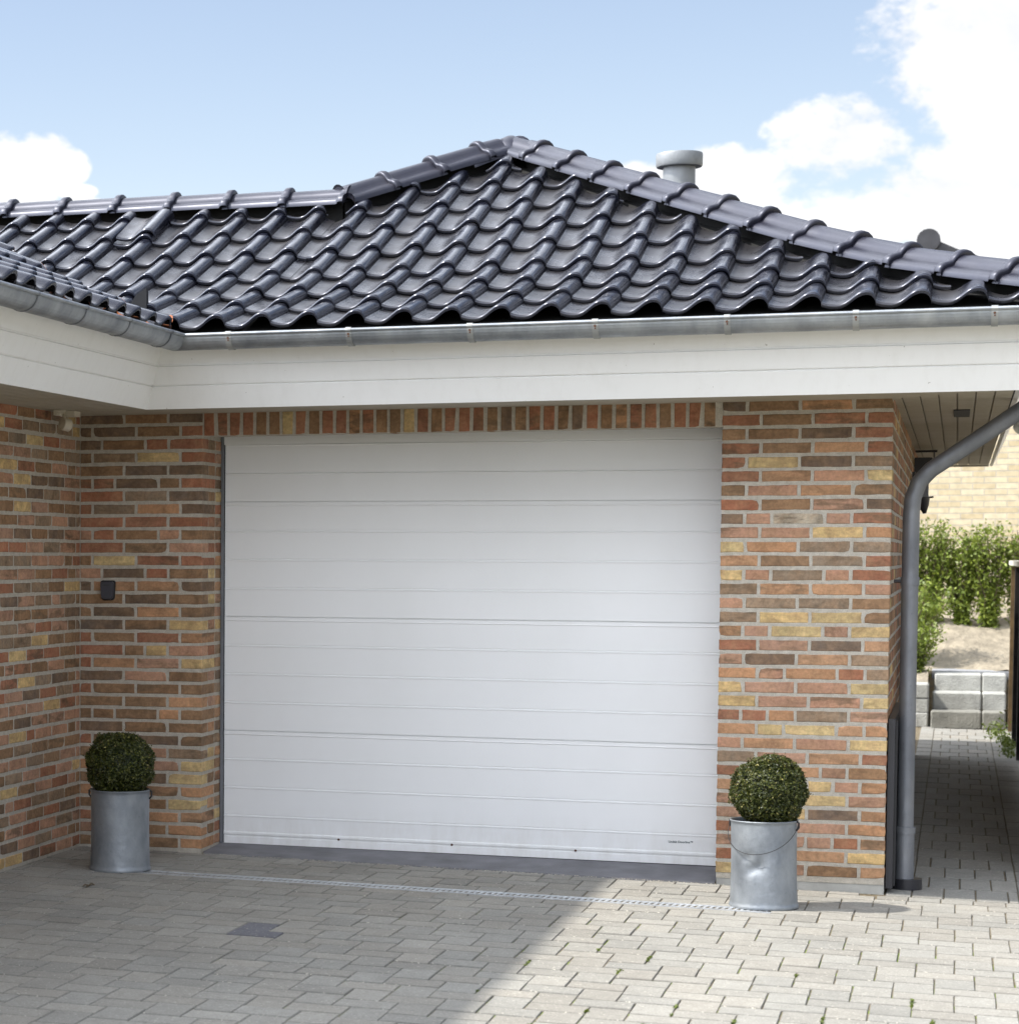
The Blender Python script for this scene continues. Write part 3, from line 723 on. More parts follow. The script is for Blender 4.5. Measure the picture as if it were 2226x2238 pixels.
# ------------------------------------------------------------------ ground and paving
def sheet(name, x0, x1, y0, y1, nx, ny, zf, mat):
    mb = MB(); n = 0
    vs = [(x0+(x1-x0)*i/nx, y0+(y1-y0)*j/ny, 0) for j in range(ny+1) for i in range(nx+1)]
    vs = [(x, y, zf(x, y)) for x, y, _ in vs]
    fs = [(j*(nx+1)+i, j*(nx+1)+i+1, (j+1)*(nx+1)+i+1, (j+1)*(nx+1)+i) for j in range(ny) for i in range(nx)]
    mb.add(vs, fs); o = mb.build(name, mat, smooth=True); tag(o, kind='structure'); return o
M['earth'] = simple('ground_earth', (.20, .18, .13), .95, var=.3, vs=.6)
g = MB(); g.face([(-1500, -1500, -.16), (1500, -1500, -.16), (1500, 1500, -.16), (-1500, 1500, -.16)]); tag(g.build('ground', M['earth']), kind='structure')
sheet('joint_sand', -3, 12, -16, 12.4, 30, 56, lambda x, y: gz(x)-.0052, M['joint'])
def paver(mb, x0, x1, y0, y1, col, g=None, th=.03):
    j = lambda a=.0014: R.uniform(-a, a)
    gx = R.uniform(.0008, .0022) if g is None else g; gy = R.uniform(.0028, .0052)
    cx_, cy_ = .0030, .0055; rz = R.uniform(-.0016, .0016); tx, ty = R.uniform(-.007, .007), R.uniform(-.007, .007)
    q = [(x0+gx+j(), y0+gy+j()), (x1-gx+j(), y0+gy+j()), (x1-gx+j(), y1-gy+j()), (x0+gx+j(), y1-gy+j())]
    cx, cy = (x0+x1)/2, (y0+y1)/2
    top = [(x+(cx_ if x < cx else -cx_), y+(cy_ if y < cy else -cy_)) for x, y in q]
    zz = lambda x, y: gz(x) + rz + tx*(x-cx) + ty*(y-cy)
    vs = [(x, y, zz(x, y)) for x, y in top] + [(x, y, zz(x, y)-.0042) for x, y in q] + [(x, y, zz(x, y)-th) for x, y in q]
    mb.add(vs, [(0,1,2,3)], col)
    for i, k in enumerate((.64, .82, .64, .82)):  # chamfers darkened: joint shade and edge dirt put into the colour
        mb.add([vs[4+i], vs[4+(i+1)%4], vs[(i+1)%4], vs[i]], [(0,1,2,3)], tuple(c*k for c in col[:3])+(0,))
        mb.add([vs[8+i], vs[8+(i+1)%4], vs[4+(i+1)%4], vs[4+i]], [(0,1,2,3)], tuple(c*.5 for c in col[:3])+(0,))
def pcol(x, y):
    v = R.gauss(1, .05); w = R.uniform(-.016, .016)
    c = (.286, .274, .245)
    return (c[0]*v*(1+w), c[1]*v, c[2]*v*(1-w), 0)
pv = MB(); w, l = .14, .21; JOINTS = []
DR0, DR1 = -.865, -.745      # drain strip
XC = 4.13
def inside(cx, cy):
    if cy > -.06 and cx < 4.05: return False
    if cx < -.10: return cy < -6.6
    if cy > -.09 and XC < cx: return False
    if cy > -.05: return False
    return True
for a in range(-140, 140):
    for b in range(-60, 60):
        ox, oy = a*w + b*l + .052, a*w - b*l - .03
        for (x0, x1, y0, y1) in ((ox, ox+w, oy, oy+l), (ox+w, ox+w+l, oy, oy+w)):
            cx, cy = (x0+x1)/2, (y0+y1)/2
            if not (-.3 < cx < 9.0 and -9 < cy < .1): continue
            if x1 < .0 or (y0 > -.02): continue
            x0c, x1c, y0c, y1c = max(x0, .002), x1, y0, min(y1, -.010 if cx < 4.0 else -.2)
            if cx < P-.08: y1c = min(y1, -.004)
            if cx < 4.0 and x1c > 3.98 and y1c > -.2: y1c = -.2
            if y1c - y0c < .02 or x1c-x0c < .02: continue
            segs = [(y0c, y1c)]
            if .42 < cx < 3.62:
                segs = []
                if y0c < DR0: segs.append((y0c, min(y1c, DR0)))
                if y1c > DR1: segs.append((max(y0c, DR1), y1c))
            for s0, s1 in segs:
                if s1 - s0 < .018: continue
                col = pcol(cx, cy)
                if any(x0 <= px < x1 and y0 <= py < y1 for px, py in ((1.53, -2.24), (1.545, -2.43))): col = (.15, .15, .165, 0)
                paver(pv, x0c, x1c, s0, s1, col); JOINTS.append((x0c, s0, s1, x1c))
# between pillar base and paving at the left corner, and the row in front of the right pillar
x = .004
while x < P-.09: paver(pv, x, min(x+.14, P-.085), -.003+.0, .0-.0+.0001, pcol(0, 0)) if False else None; x += .14
x = 3.98
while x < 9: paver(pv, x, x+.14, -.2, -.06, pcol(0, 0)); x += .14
tag(pv.build('driveway', M['paver']), kind='structure')
# passage paving: narrow running bond between straight edge courses
ps = MB(); PL = .411
for (x0, x1) in ((XR+.004, XC),):
    y = -.06
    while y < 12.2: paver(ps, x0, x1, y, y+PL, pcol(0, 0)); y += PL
r_ = 0; y = -.06
while y < 12.2:
    xs = [XC]; x = XC + (.0705 if r_ % 2 else .141)
    while x < 4.595: xs.append(x); x += .141
    xs.append(4.60)
    for a, b in zip(xs[:-1], xs[1:]): 
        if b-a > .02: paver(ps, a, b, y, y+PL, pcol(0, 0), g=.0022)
    for k in range(30):
        a = 4.60 + k*.21
        if a > 9: break
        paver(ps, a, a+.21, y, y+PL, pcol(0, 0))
        if y > .5 and k > 1: break
    y += PL; r_ += 1
tag(ps.build('path', M['paver']), kind='structure')

# drain channel
dc = tag(empty('drain_channel', (2.0, -.80, gz(2.0))), 'narrow galvanised slotted drain running along the paving before the garage door', 'drain')
def dz(x): return gz(x) - gz(2.0)
fr = MB(); X0, X1 = .50-2, 3.56-2
for (ya, yb) in ((-.058, -.040), (.040, .058)):
    fr.add([(X0, ya, dz(X0+2)-.03), (X1, ya, dz(X1+2)-.03), (X1, yb, dz(X1+2)-.03), (X0, yb, dz(X0+2)-.03), (X0, ya, dz(X0+2)+.001), (X1, ya, dz(X1+2)+.001), (X1, yb, dz(X1+2)+.001), (X0, yb, dz(X0+2)+.001)],
       [(0,3,2,1),(4,5,6,7),(0,1,5,4),(1,2,6,5),(2,3,7,6),(3,0,4,7)])
fr.build('channel_frame', M['grate'], dc)
gt = MB(); x = X0+.008
while x < X1-.01:
    z = dz(x+2)
    sk = .012   # bars lie slightly askew
    gt.add([(x, -.039, z-.012), (x+.013, -.039, z-.012), (x+.013+sk, .039, z-.012), (x+sk, .039, z-.012), (x, -.039, z-.002), (x+.013, -.039, z-.002), (x+.013+sk, .039, z-.002), (x+sk, .039, z-.002)],
       [(0,3,2,1),(4,5,6,7),(0,1,5,4),(1,2,6,5),(2,3,7,6),(3,0,4,7)]); x += .0272
gt.build('grate', M['grate'], dc)
bt = MB(); bt.add([(X0, -.04, dz(X0+2)-.05), (X1, -.04, dz(X1+2)-.05), (X1, .04, dz(X1+2)-.05), (X0, .04, dz(X0+2)-.05), (X0, -.04, dz(X0+2)-.0068), (X1, -.04, dz(X1+2)-.0068), (X1, .04, dz(X1+2)-.0068), (X0, .04, dz(X0+2)-.0068)],[(0,1,2,3),(4,5,6,7)]); bt.build('channel_bed', M['rubber'], dc)

# moss cushions in the joints of the sunlit part and loose grit along the threshold
mo_ = MB(); q = random.Random(21)
CAND = [c for c in JOINTS if c[0] > 2.7 and c[1] < -1.3 and q.random() < min(1, (-1.0-c[1])*.4)]
for k in range(300):
    x, ya_, yb_, xb_ = q.choice(CAND)
    y = q.uniform(ya_, (ya_+yb_)/2)
    n_ = q.randint(3, 12)
    for m_ in range(n_*3):
        yy = y + q.uniform(0, n_*.011); p = Vector((x+q.gauss(0, .0035), yy, gz(x)-.001+q.uniform(0, .0035)))
        t = Vector((q.gauss(0,1), q.gauss(0,1), q.gauss(0,.5))).normalized(); s_ = t.cross(Vector((0,0,1))).normalized(); L = q.uniform(.003, .0065); v = q.random()
        mo_.add([p-t*L, p+s_*L+Z*.003, p+t*L+Z*.001, p-s_*L+Z*.002], [(0,1,2),(0,2,3)], (v, v, v, 0))
tag(mo_.build('moss', M['grass']), kind='stuff')
gr_ = MB()
for k in range(900):
    x = q.uniform(P-.05, XO+.05); y = -.014 - abs(q.gauss(0, .012)) if q.random() < .8 else -.06 - q.uniform(0, 3.5)
    if q.random() < .12: x = q.uniform(.1, 6)
    if y > -.9 and y < -.7: continue
    z = gz(x)+.0015; a = q.uniform(.0012, .003); v = q.uniform(.7, 1.1)
    gr_.add([(x-a, y, z), (x, y-a, z), (x+a, y, z), (x, y+a, z), (x, y, z+a)], [(0,1,4),(1,2,4),(2,3,4),(3,0,4)])
tag(gr_.build('grit', simple('pale_grit', (.50, .46, .38), .9, var=.4, vs=300)), kind='stuff')
# small debris
db = MB(); n = 0
for k in range(5):
    a = R.uniform(0, 6.28); db.tube([(0,0,.004), (.012*math.cos(a), .03*math.sin(a), .012), (.022*math.cos(a), .05*math.sin(a), .004)], .0035, 5)
o = db.build('dead_leaf', M['bark']); o.location = (.55, -1.42, gz(.55)); tag(o, 'tiny dark curled dead leaf on the shaded paving before the left bucket', 'leaf')

# ------------------------------------------------------------------ buckets with boxwood balls
def bucket(loc, rot, label, dent=False, tilt=0):
    e = tag(empty('metal_bucket', loc, rot), label, 'planter', 'galvanised buckets beside the garage door')
    H, r0, r1 = .395, .148, .1445
    me = MB(); seg = 72; nz = 40; n0 = 0
    prof = [(r0+.003, 0), (r0+.0045, .006), (r0+.003, .013), (r0, .018)]
    for i in range(1, nz+1):
        z = .018 + (H-.03)*i/nz; t_ = z/H
        prof.append((r0 + (r1-r0)*t_ - .004*math.sin(math.pi*t_), z))
    prof += [(r1+.003, H-.008), (r1+.005, H-.003), (r1+.002, H), (r1-.002, H-.002), (r1-.004, H-.02), (r1-.004, H-.07)]
    me.lathe(prof, seg)
    if dent:
        for i, (x, y, z) in enumerate(me.v):
            a = math.atan2(y, x) + rot; a = (a + math.pi) % (2*math.pi) - math.pi
            r = math.hypot(x, y); k = 0
            for (ac, zc, wa, wz, dp_) in ((-2.05, .235, .16, .018, .010), (-1.78, .185, .22, .026, .014), (-1.60, .20, .1, .05, .007), (-1.9, .21, .5, .06, .006), (-1.25, .30, .3, .1, .004)):
                k += dp_*math.exp(-((a-ac)/wa)**2 - ((z-zc-.05*(a-ac))/wz)**2)
            if k and r > .1: me.v[i] = (x*(1-k/r), y*(1-k/r), z)
    body = me.build('bucket_body', M['pot'], e, smooth=True, auto=60)
    s = MB(); s.lathe([(.0005, H-.045), (.08, H-.042), (r1-.0045, H-.05)], 32); s.build('soil', M['soil'], e)
    h = MB()
    for sx in (-1, 1):
      h = MB(); h.tube([(sx*(r1+.001), 0, H-.045), (sx*(r1+.012), 0, H-.030), (sx*(r1+.012), 0, H-.010), (sx*(r1+.001), 0, H-.002)], .0045, 8)
      h.build('handle_lug', M['rubber'], e, smooth=True)
    b = MB(); pts = []
    for k in range(25):
        a = math.pi*k/24
        if dent: # bail hanging down across the front
            rr = r1 + .010; x = -rr*math.cos(a); y = -math.sqrt(max(0, rr*rr - x*x)) - .002; z = H - .02 - .125*math.sin(a)**.9
        else:    # bail leaning back behind the ball
            rr = r1 + .010; x = -rr*math.cos(a); y = math.sin(a)*.13 + .0; z = H - .02 + .03*math.sin(a)
        pts.append((x, y, z))
    b.tube(pts, .0016, 6); b.build('bail_handle', M['rubber'], e, smooth=True)
    return e
def ball(loc, label, seed, rr=.18):
    q = random.Random(seed)
    e = tag(empty('boxwood_shrub', loc), label, 'shrub', 'clipped boxwood balls')
    lf = MB(); ph_ = [q.uniform(0, 6.28) for _ in range(8)]
    def surf(d):  # lumpy radius
        return rr*(1 + .035*math.sin(5*d.x+ph_[0])*math.cos(4*d.y+ph_[1]) + .03*math.sin(9*d.z+ph_[2]+3*d.x) + .022*math.sin(15*d.x+ph_[3])*math.sin(14*d.y+ph_[4])*math.cos(13*d.z+ph_[5]))
    N = 14000
    for k in range(N):
        d = Vector((q.gauss(0,1), q.gauss(0,1), q.gauss(0,1))).normalized()
        gap = math.sin(11*d.x+ph_[6])*math.sin(12*d.y+ph_[7])*math.sin(10*d.z+ph_[1])
        r = surf(d)*(1 - abs(q.gauss(0, .075)) - (.13 if gap > .35 and q.random() < .85 else 0)) 
        if q.random() < .03: r *= 1.03
        p = d*r; p.z *= .96
        if p.z < -.155: continue
        nrm_ = (d*1.0 + Vector((q.gauss(0,1), q.gauss(0,1), q.gauss(0,1)))*.75 + Vector((0,0,.25))).normalized()
        t = nrm_.cross(Vector((q.gauss(0,1), q.gauss(0,1), q.gauss(0,1)))).normalized(); s_ = nrm_.cross(t)
        L = q.uniform(.0045, .0085); W = L*.55
        v = q.random()**1.6; y_ = .8 if q.random() < .035 else 0
        mid = p + nrm_*(-L*.18)
        lf.add([p - t*L, mid*1.0 + (p-mid) + s_*W + nrm_*L*.12, p + t*L, p - s_*W + nrm_*L*.12], [(0,1,2), (0,2,3)], (v, v, v, y_))
    for k in range(46):
        d = Vector((q.gauss(0,1), q.gauss(0,1), q.gauss(0,1)+.4)).normalized()
        if d.z < -.5: continue
        for m_ in range(7):
            p = d*surf(d)*(1.0 + .011*m_) ; p.z *= .96; p += Vector((q.gauss(0,.003), q.gauss(0,.003), q.gauss(0,.003)))
            t = Vector((q.gauss(0,1), q.gauss(0,1), q.gauss(0,1))).normalized(); s_ = t.cross(d).normalized(); L = .0065; v = q.uniform(.4, 1)
            lf.add([p-t*L, p+s_*L*.5, p+t*L, p-s_*L*.5], [(0,1,2),(0,2,3)], (v, v, v, .3 if q.random() < .2 else 0))
    lf.build('foliage', M['box'], e)
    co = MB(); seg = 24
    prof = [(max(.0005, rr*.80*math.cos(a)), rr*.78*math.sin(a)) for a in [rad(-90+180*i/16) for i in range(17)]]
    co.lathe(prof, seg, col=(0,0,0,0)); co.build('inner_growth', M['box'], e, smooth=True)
    tk = MB(); tk.tube([(0,0,-.17), (.005,0,-.1), (0,.004,0)], [.012,.010,.008], 8); tk.build('trunk', M['bark'], e, smooth=True)
    return e
LL = (.486, -.775, gz(.478)); LR = (3.513, -.668, gz(3.51))
bucket(LL, rad(6), 'galvanised bucket with handle up in the shaded corner left of the garage door')
b = bucket(LR, rad(-14), 'dented galvanised bucket standing before the right brick pillar', dent=True)
b.rotation_euler = (0, rad(-.6), rad(-14))
ball((LL[0], LL[1], LL[2]+.515), 'dark clipped boxwood ball in the left bucket in the shade', 3, .172)
ball((LR[0]+.018, LR[1], LR[2]+.522), 'sunlit clipped boxwood ball in the dented bucket by the right pillar', 11, .170)

# ------------------------------------------------------------------ back garden: steps, retaining wall, bed, hedge, fence
st = tag(empty('garden_steps', (4.42, 11.9, -.06)), 'three grey concrete block garden steps at the end of the passage', 'steps')
def block(mb, a, b, ch=.012):
    (x0,y0,z0),(x1,y1,z1) = a, b; j = lambda: R.uniform(-.004, .004)
    fr_ = [(x0+j(),z0),(x1+j(),z0),(x1+j(),z1-ch),(x0+j(),z1-ch)]
    mb.add([(x0+ch,y0,z0),(x1-ch,y0,z0),(x1-ch,y0,z1-ch),(x0+ch,y0,z1-ch),(x0,y0+ch,z0),(x1,y0+ch,z0),(x1,y0+ch,z1-ch),(x0,y0+ch,z1-ch),
            (x0+ch,y0+ch,z1),(x1-ch,y0+ch,z1),(x1-ch,y1,z1),(x0+ch,y1,z1),(x0,y1,z0),(x1,y1,z0),(x1,y1,z1-ch),(x0,y1,z1-ch)],
        [(0,1,2,3),(4,0,3,7),(1,5,6,2),(3,2,9,8),(8,9,10,11),(4,7,15,12),(5,13,14,6),(7,3,8),(2,6,9),(6,14,10,9),(7,8,11,15),(12,15,14,13),(15,11,10,14)])
for s in range(3):
    z0, z1 = .157*s, .157*(s+1) - .002; y0 = s*.33
    for (xa, xb) in ((-.325+s*.012, .113), (.121, .320+s*.006)):
        m = MB(); block(m, (xa, y0+R.uniform(0,.008), z0), (xb, y0+.40, z1)); m.build('step_block', M['stone'] if s else M['stone2'], st)  # bottom step takes a darker tone of block
m = MB(); m.box((-.33, 1.07, .40), (.50, 1.60, .480)); m.build('top_slab', M['slab'], st)
rw = tag(empty('retaining_wall', (3.75, 12.0, -.06)), 'low grey block retaining wall left of the garden steps', 'wall')
for s in range(3):
    for k in range(3):
        m = MB(); block(m, (-.75+k*.36, R.uniform(0,.01), s*.135), (-.75+k*.36+.352, .3, s*.135+.13)); m.build('wall_block', M['stone'], rw)
def bedz(x, y): 
    t = max(0, min(1, (y-13.2)/2.0)); s = t*t*(3-2*t)
    return .33 + .09*max(0, min(1, (y-12.3)/.6)) + .47*s + .02*math.sin(5*x+y*3) + .015*math.sin(13*x-7*y)
sheet('garden_soil', -4, 12, 13.05, 16.8, 64, 34, bedz, M['sand'])
sheet('planting_bed', 0, 4.06, 12.28, 13.06, 20, 6, bedz, M['sand'])
sheet('side_bed', 4.78, 9, 12.28, 13.06, 10, 6, bedz, M['sand'])
def leaves(mb, q, c, n, spread, size, bright=(.2, 1)):
    for k in range(n):
        p = Vector(c) + Vector((q.gauss(0, spread[0]), q.gauss(0, spread[1]), q.gauss(0, spread[2])))
        nr_ = Vector((q.gauss(0,1), q.gauss(0,1), q.gauss(0,1)+.6)).normalized(); t = nr_.cross(Vector((q.gauss(0,1), q.gauss(0,1), q.gauss(0,1)))).normalized(); s_ = nr_.cross(t)
        L = q.uniform(.6, 1.2)*size; v = q.uniform(*bright)
        mb.add([p-t*L, p+s_*L*.45, p+t*L, p-s_*L*.45], [(0,1,2),(0,2,3)], (v, v, v, 0))
def shrub(x, y, z, h, seed, n=14, spread=.22, leaf=.026, per=16, name='hedge_plant', label='', group=None, cat='plant'):
    q = random.Random(seed); e = empty(name, (x, y, z)); tag(e, label, cat, group)
    lf = MB(); tw = MB()
    for k in range(n):
        a = q.uniform(0, 6.28); rr = spread*q.uniform(.3, 1); hh = h*q.uniform(.7, 1.0)
        pts = [Vector((0,0,0))]
        for s in range(1, 6):
            t = s/5; pts.append(Vector((math.cos(a)*rr*t + q.gauss(0,.012), math.sin(a)*rr*t*.8 + q.gauss(0,.012), hh*t)))
        tw.tube(pts, [.006,.005,.0045,.004,.003,.002], 5, cap=False)
        for s in range(1, 6):
            for m_ in range(3):
                p = pts[s-1].lerp(pts[s], q.random()); leaves(lf, q, p, per//3+2, (.04, .04, .045), leaf)
    tw.build('stem', M['bark'], e); lf.build('foliage', M['hedge'], e)
    return e
k = 0
xs = [3.75, 4.05, 4.35, 4.62, 4.9, 5.25, 5.6]
lab = ['leftmost', 'second', 'third', 'fourth', 'fifth', 'sixth', 'seventh', 'eighth', 'ninth', 'tenth', 'eleventh']
for i, x in enumerate(xs):
    shrub(x, 14.75 + R.uniform(-.05, .05), bedz(x, 14.75)-.02, 1.0*R.uniform(.93, 1.06), 50+i, n=34, spread=.30, leaf=.026, per=21, name='hedge_plant',
          label='young light green hedge plant before the yellow brick house, %s from the left' % lab[i], group='young hedge plants on the sandy bed', cat='hedge')
shrub(3.93, 12.75, .38, .50, 91, n=20, spread=.26, leaf=.022, per=18, name='leafy_bush', label='low leafy bush above the retaining wall left of the garden steps', cat='bush')
shrub(3.86, 13.55, .42, .85, 92, n=30, spread=.42, leaf=.026, per=26, name='leafy_bush', label='fuller light green bush at the left edge of the sandy bed', cat='bush')
wd = MB(); q = random.Random(5)
for k in range(60):
    y = 8.6 + 3.3*k/60
    leaves(wd, q, (4.715+q.uniform(-.02, .03)-.06*(y > 10.6), y, -.05), 16, (.025+.02*(y > 10.6), .06, .03+.02*(y>10.6)), .018, (.1, .9))
o = wd.build('weeds', M['grass']); tag(o, kind='stuff')
# fence; near stretch lies out of view, extended to darken the passage
fe = tag(empty('slat_fence', (4.79, 8.0, -.06)), 'black slatted fence with pale cap rail along the right side of the passage', 'fence')
for k, y in enumerate([-6.9, -5.1, -3.3, -1.5, .3, 2.0, 3.6]):
    m = MB(); m.box((-.035, y-.045, 0), (.045, y+.045, 1.49)); m.build('fence_post', M['black'] if k < 6 else M['wood'], fe)
m = MB()
for k in range(12):
    z = .06 + k*.12; m.box((.0, -6.9, z), (.022, 3.54, z+.095))
m.build('slat_panel', M['black'], fe)
m = MB(); m.box((-.055, -7.0, 1.505), (.06, 3.67, 1.545)); m.build('cap_rail', simple('pale_cap', (.55, .52, .45), .5), fe)
# neighbour house
nh = tag(empty('neighbour_house', (3.93, 17, 0)), 'pale yellow brick house with dark tiled gable beyond the hedge', 'house')
AZ = 4.97; GW = 6.2; sl_ = TN(24)
m = MB(); m.face([(-GW, 0, -.2), (GW, 0, -.2), (GW, 0, AZ-GW*sl_-.05), (0, 0, AZ-.05), (-GW, 0, AZ-GW*sl_-.05)])
m.face([(-GW, 0, -.2), (-GW, 0, AZ-GW*sl_-.05), (-GW, 9, AZ-GW*sl_-.05), (-GW, 9, -.2)]); m.face([(GW, 0, -.2), (GW, 9, -.2), (GW, 9, AZ-GW*sl_-.05), (GW, 0, AZ-GW*sl_-.05)])
m.build('wall', M['nbrick'], nh)
m = MB()
for s in (-1, 1):
    n_ = 16
    for k in range(n_):
        a, b = (GW+.4)*k/n_, (GW+.4)*(k+1)/n_
        za, zb = AZ - a*sl_, AZ - b*sl_
        # verge tiles, stepped
        v = [(s*a, -.18, za-.02), (s*b, -.18, zb-.02), (s*b, -.18, zb+.065), (s*a, -.18, za+.085)]
        v2 = [(x, 9.2, z) for x, _, z in v]
        m.add(v+v2, [(0,1,2,3), (3,2,6,7), (0,4,5,1)])
    # mound for verge roundness
rf = m.build('roof', M['ntile'], nh)
m = MB(); m.tube([(0, -.21, AZ+.045), (0, 9.2, AZ+.045)], .125, 16); m.build('ridge_cap', M['ntile'], rf, smooth=True, auto=40)

# ------------------------------------------------------------------ world, sun, camera
SV = Vector((-.737, -.31, 1)).normalized()
el = math.asin(SV.z); az = math.atan2(SV.x, SV.y)
sun = bpy.data.lights.new('sun', 'SUN'); sun.energy = 2.85; sun.angle = rad(1.5); sun.color = (1, .955, .88)
so_ = bpy.data.objects.new('sun', sun); COL.objects.link(so_); so_.rotation_euler = SV.to_track_quat('Z', 'Y').to_euler()
w = bpy.data.worlds.new('World'); sc.world = w; w.use_nodes = True; nt = w.node_tree; nt.nodes.clear()
def N(t, **k):
    x = nt.nodes.new(t)
    for a, b in k.items(): setattr(x, a, b)
    return x
def Lk(a, b): nt.links.new(a, b)
def Mt(op, *a):
    x = N('ShaderNodeMath', operation=op)
    for i, q in enumerate(a):
        if isinstance(q, (int, float)): x.inputs[i].default_value = q
        else: Lk(q, x.inputs[i])
    return x.outputs[0]
out = N('ShaderNodeOutputWorld'); bg = N('ShaderNodeBackground'); Lk(bg.outputs[0], out.inputs[0])
sky = N('ShaderNodeTexSky', sky_type='NISHITA'); sky.sun_disc = False; sky.sun_elevation = el; sky.sun_rotation = az
sky.air_density = 1.0; sky.dust_density = .25; sky.ozone_density = 1.3; sky.altitude = 50
tc = N('ShaderNodeTexCoord'); sp_ = N('ShaderNodeSeparateXYZ'); Lk(tc.outputs['Generated'], sp_.inputs[0])
AZ_ = Mt('ARCTAN2', sp_.outputs[0], sp_.outputs[1]); EL_ = Mt('ARCSINE', sp_.outputs[2])
nz_ = N('ShaderNodeTexNoise'); nz_.inputs['Scale'].default_value = 16; nz_.inputs['Detail'].default_value = 10; nz_.inputs['Roughness'].default_value = .62; nz_.inputs['Distortion'].default_value = .3
mp = N('ShaderNodeMapping'); mp.inputs['Scale'].default_value = (1, 1, 1.5); mp.inputs['Location'].default_value = (.37, .11, .2)
Lk(tc.outputs['Generated'], mp.inputs[0]); Lk(mp.outputs[0], nz_.inputs['Vector'])
nf = nz_.outputs['Fac']
nz2 = N('ShaderNodeTexNoise'); nz2.inputs['Scale'].default_value = 60; nz2.inputs['Detail'].default_value = 9; nz2.inputs['Roughness'].default_value = .68
Lk(mp.outputs[0], nz2.inputs['Vector'])
def blob(a, e, ra, re, amp=1):
    da = Mt('DIVIDE', Mt('SUBTRACT', AZ_, a), ra); de = Mt('DIVIDE', Mt('SUBTRACT', EL_, e), re)
    r2 = Mt('ADD', Mt('MULTIPLY', da, da), Mt('MULTIPLY', de, de))
    return Mt('MULTIPLY', Mt('MAXIMUM', Mt('SUBTRACT', 1, r2), 0), amp)
# cloud banks (azimuth, elevation, radii in radians); last two unseen, added for tile sheen
BL = [(.030, .195, .078, .060, 1.6), (.02, .135, .075, .035, 1.5), (-.045, .160, .035, .020, 1.2), (-.088, .147, .036, .015, 1.15), (-.118, .143, .030, .0135, 1.5),
      (-.374, .150, .024, .024, 1.4), (-.360, .163, .016, .010, 1.1), (-.349, .157, .011, .009, 1.2), (-.345, .147, .010, .004, .9), (-.335, .140, .018, .006, .6), (.25, .2, .2, .12, 1.3), (-.62, .2, .2, .08, 1.1), (-.4, .38, .12, .05, .6), (.0, .28, .06, .035, .9), (-.03, .124, .10, .022, .75), (.02, .10, .1, .03, .9), (-.62, .72, .50, .34, 1.5), (-.9, .55, .3, .3, 1.2)]
acc = None
for b_ in BL:
    v = blob(*b_); acc = v if acc is None else Mt('MAXIMUM', acc, v)
# scattered clouds over the unseen rest of the sky, added over-bright as fill light
n3 = N('ShaderNodeTexNoise'); n3.inputs['Scale'].default_value = 2.3; n3.inputs['Detail'].default_value = 7; n3.inputs['Roughness'].default_value = .6; Lk(tc.outputs['Generated'], n3.inputs['Vector'])
far = Mt('MULTIPLY', Mt('MAXIMUM', Mt('SUBTRACT', n3.outputs['Fac'], .40), 0), 7.0)
farm = Mt('MINIMUM', Mt('MAXIMUM', Mt('MULTIPLY', Mt('SUBTRACT', Mt('ABSOLUTE', Mt('ADD', AZ_, .18)), .42), 6), 0), 1)
farm = Mt('MAXIMUM', farm, Mt('MINIMUM', Mt('MAXIMUM', Mt('MULTIPLY', Mt('SUBTRACT', EL_, .34), 5), 0), 1))
acc = Mt('MAXIMUM', acc, Mt('MULTIPLY', far, Mt('MULTIPLY', farm, Mt('SUBTRACT', 1.25, Mt('MAXIMUM', sp_.outputs[1], 0)))))
dens = Mt('ADD', acc, Mt('ADD', Mt('MULTIPLY', Mt('SUBTRACT', nf, .5), 3.4), Mt('MULTIPLY', Mt('SUBTRACT', nz2.outputs['Fac'], .5), 1.8)))
dens = Mt('MULTIPLY', dens, Mt('MINIMUM', Mt('MULTIPLY', acc, 4.0), 1))
cr = N('ShaderNodeValToRGB'); cr.color_ramp.elements[0].position = .2; cr.color_ramp.elements[1].position = .8; cr.color_ramp.interpolation = 'EASE'; Lk(dens, cr.inputs[0])
cs = N('ShaderNodeValToRGB'); cs.color_ramp.elements[0].position = .35; cs.color_ramp.elements[0].color = (2.75, 2.80, 2.92, 1); cs.color_ramp.elements[1].position = .7; cs.color_ramp.elements[1].color = (3.5, 3.48, 3.45, 1); Lk(nf, cs.inputs[0])
cb2 = N('ShaderNodeMix', data_type='RGBA', blend_type='MULTIPLY'); cb2.inputs[0].default_value = 1; Lk(cs.outputs[0], cb2.inputs[6])
fv = N('ShaderNodeCombineColor'); lowz = Mt('ADD', .42, Mt('MINIMUM', Mt('MULTIPLY', Mt('MAXIMUM', sp_.outputs[2], 0), 1.5), .70))
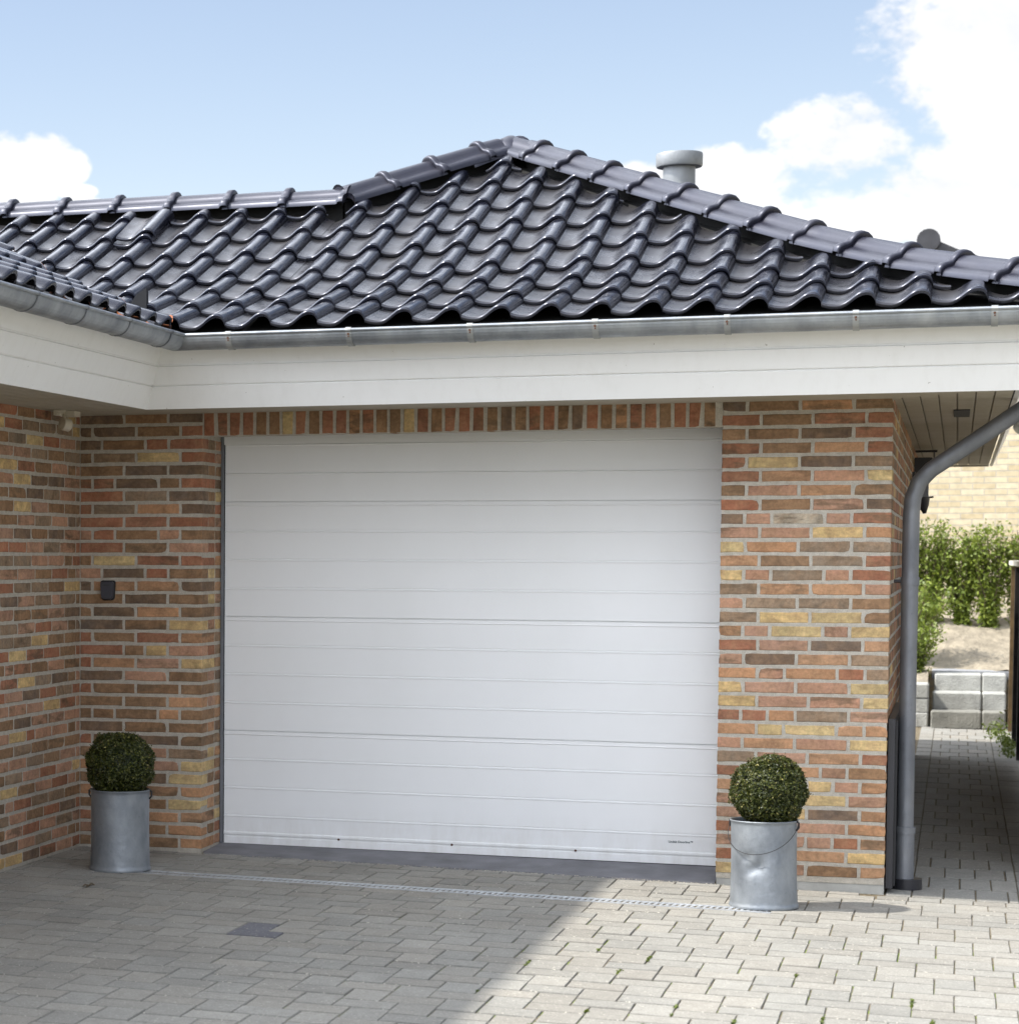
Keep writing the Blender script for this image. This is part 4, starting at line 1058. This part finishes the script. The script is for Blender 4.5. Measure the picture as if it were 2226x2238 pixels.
fm = Mt('ADD', Mt('SUBTRACT', 1, farm), Mt('MULTIPLY', farm, Mt('MULTIPLY', Mt('SUBTRACT', lowz, Mt('MULTIPLY', Mt('MAXIMUM', Mt('SUBTRACT', sp_.outputs[2], .5), 0), 1.3)), Mt('MULTIPLY', Mt('SUBTRACT', 1, Mt('MULTIPLY', .32, Mt('MINIMUM', Mt('MAXIMUM', Mt('MULTIPLY', sp_.outputs[1], 3), 0), 1))), Mt('SUBTRACT', 3.5, Mt('MULTIPLY', sp_.outputs[0], 3.0))))))  # fill-cloud brightness, weighted left and mid-height to shape light on the front
for i_, c_ in enumerate((.955, 1.0, 1.075)): Lk(Mt('MULTIPLY', fm, Mt('ADD', 1, Mt('MULTIPLY', farm, c_-1))), fv.inputs[i_])
Lk(fv.outputs[0], cb2.inputs[7])
mx = N('ShaderNodeMix', data_type='RGBA'); Lk(cr.outputs[0], mx.inputs[0])
tint = N('ShaderNodeMix', data_type='RGBA', blend_type='MULTIPLY'); tint.inputs[0].default_value = 1; tint.inputs[7].default_value = (.655, .55, .50, 1); Lk(sky.outputs[0], tint.inputs[6])
Lk(tint.outputs[2], mx.inputs[6]); Lk(cb2.outputs[2], mx.inputs[7])
Lk(mx.outputs[2], bg.inputs[0]); bg.inputs[1].default_value = .15

cam = bpy.data.cameras.new('camera'); co = bpy.data.objects.new('camera', cam); COL.objects.link(co); sc.camera = co
yaw, pit = -.360935511955476, -.05557869669004245
f_ = Vector((math.sin(yaw)*math.cos(pit), math.cos(yaw)*math.cos(pit), math.sin(pit)))
r_v = f_.cross(Vector((0,0,1))).normalized(); u_v = r_v.cross(f_)
mtx = Matrix((r_v, u_v, -f_)).transposed().to_4x4(); mtx.translation = Vector((4.30254115, -12.0208229, 1.52303739)); co.matrix_world = mtx
cam.sensor_fit = 'HORIZONTAL'; cam.sensor_width = 36; cam.lens = 5312.905/2226*36
cam.shift_x = 1028.9129/2226; cam.shift_y = 392.4525/2226
cam.clip_start = .1; cam.clip_end = 4000
cam.dof.use_dof = True; cam.dof.focus_distance = 11.9; cam.dof.aperture_fstop = 5.6
sc.view_settings.view_transform = 'Standard'; sc.view_settings.look = 'None'; sc.view_settings.gamma = 1; sc.view_settings.use_curve_mapping = False
sc.view_settings.exposure = 1.22
sc.cycles.use_denoising = True
sc.cycles.max_bounces = 8
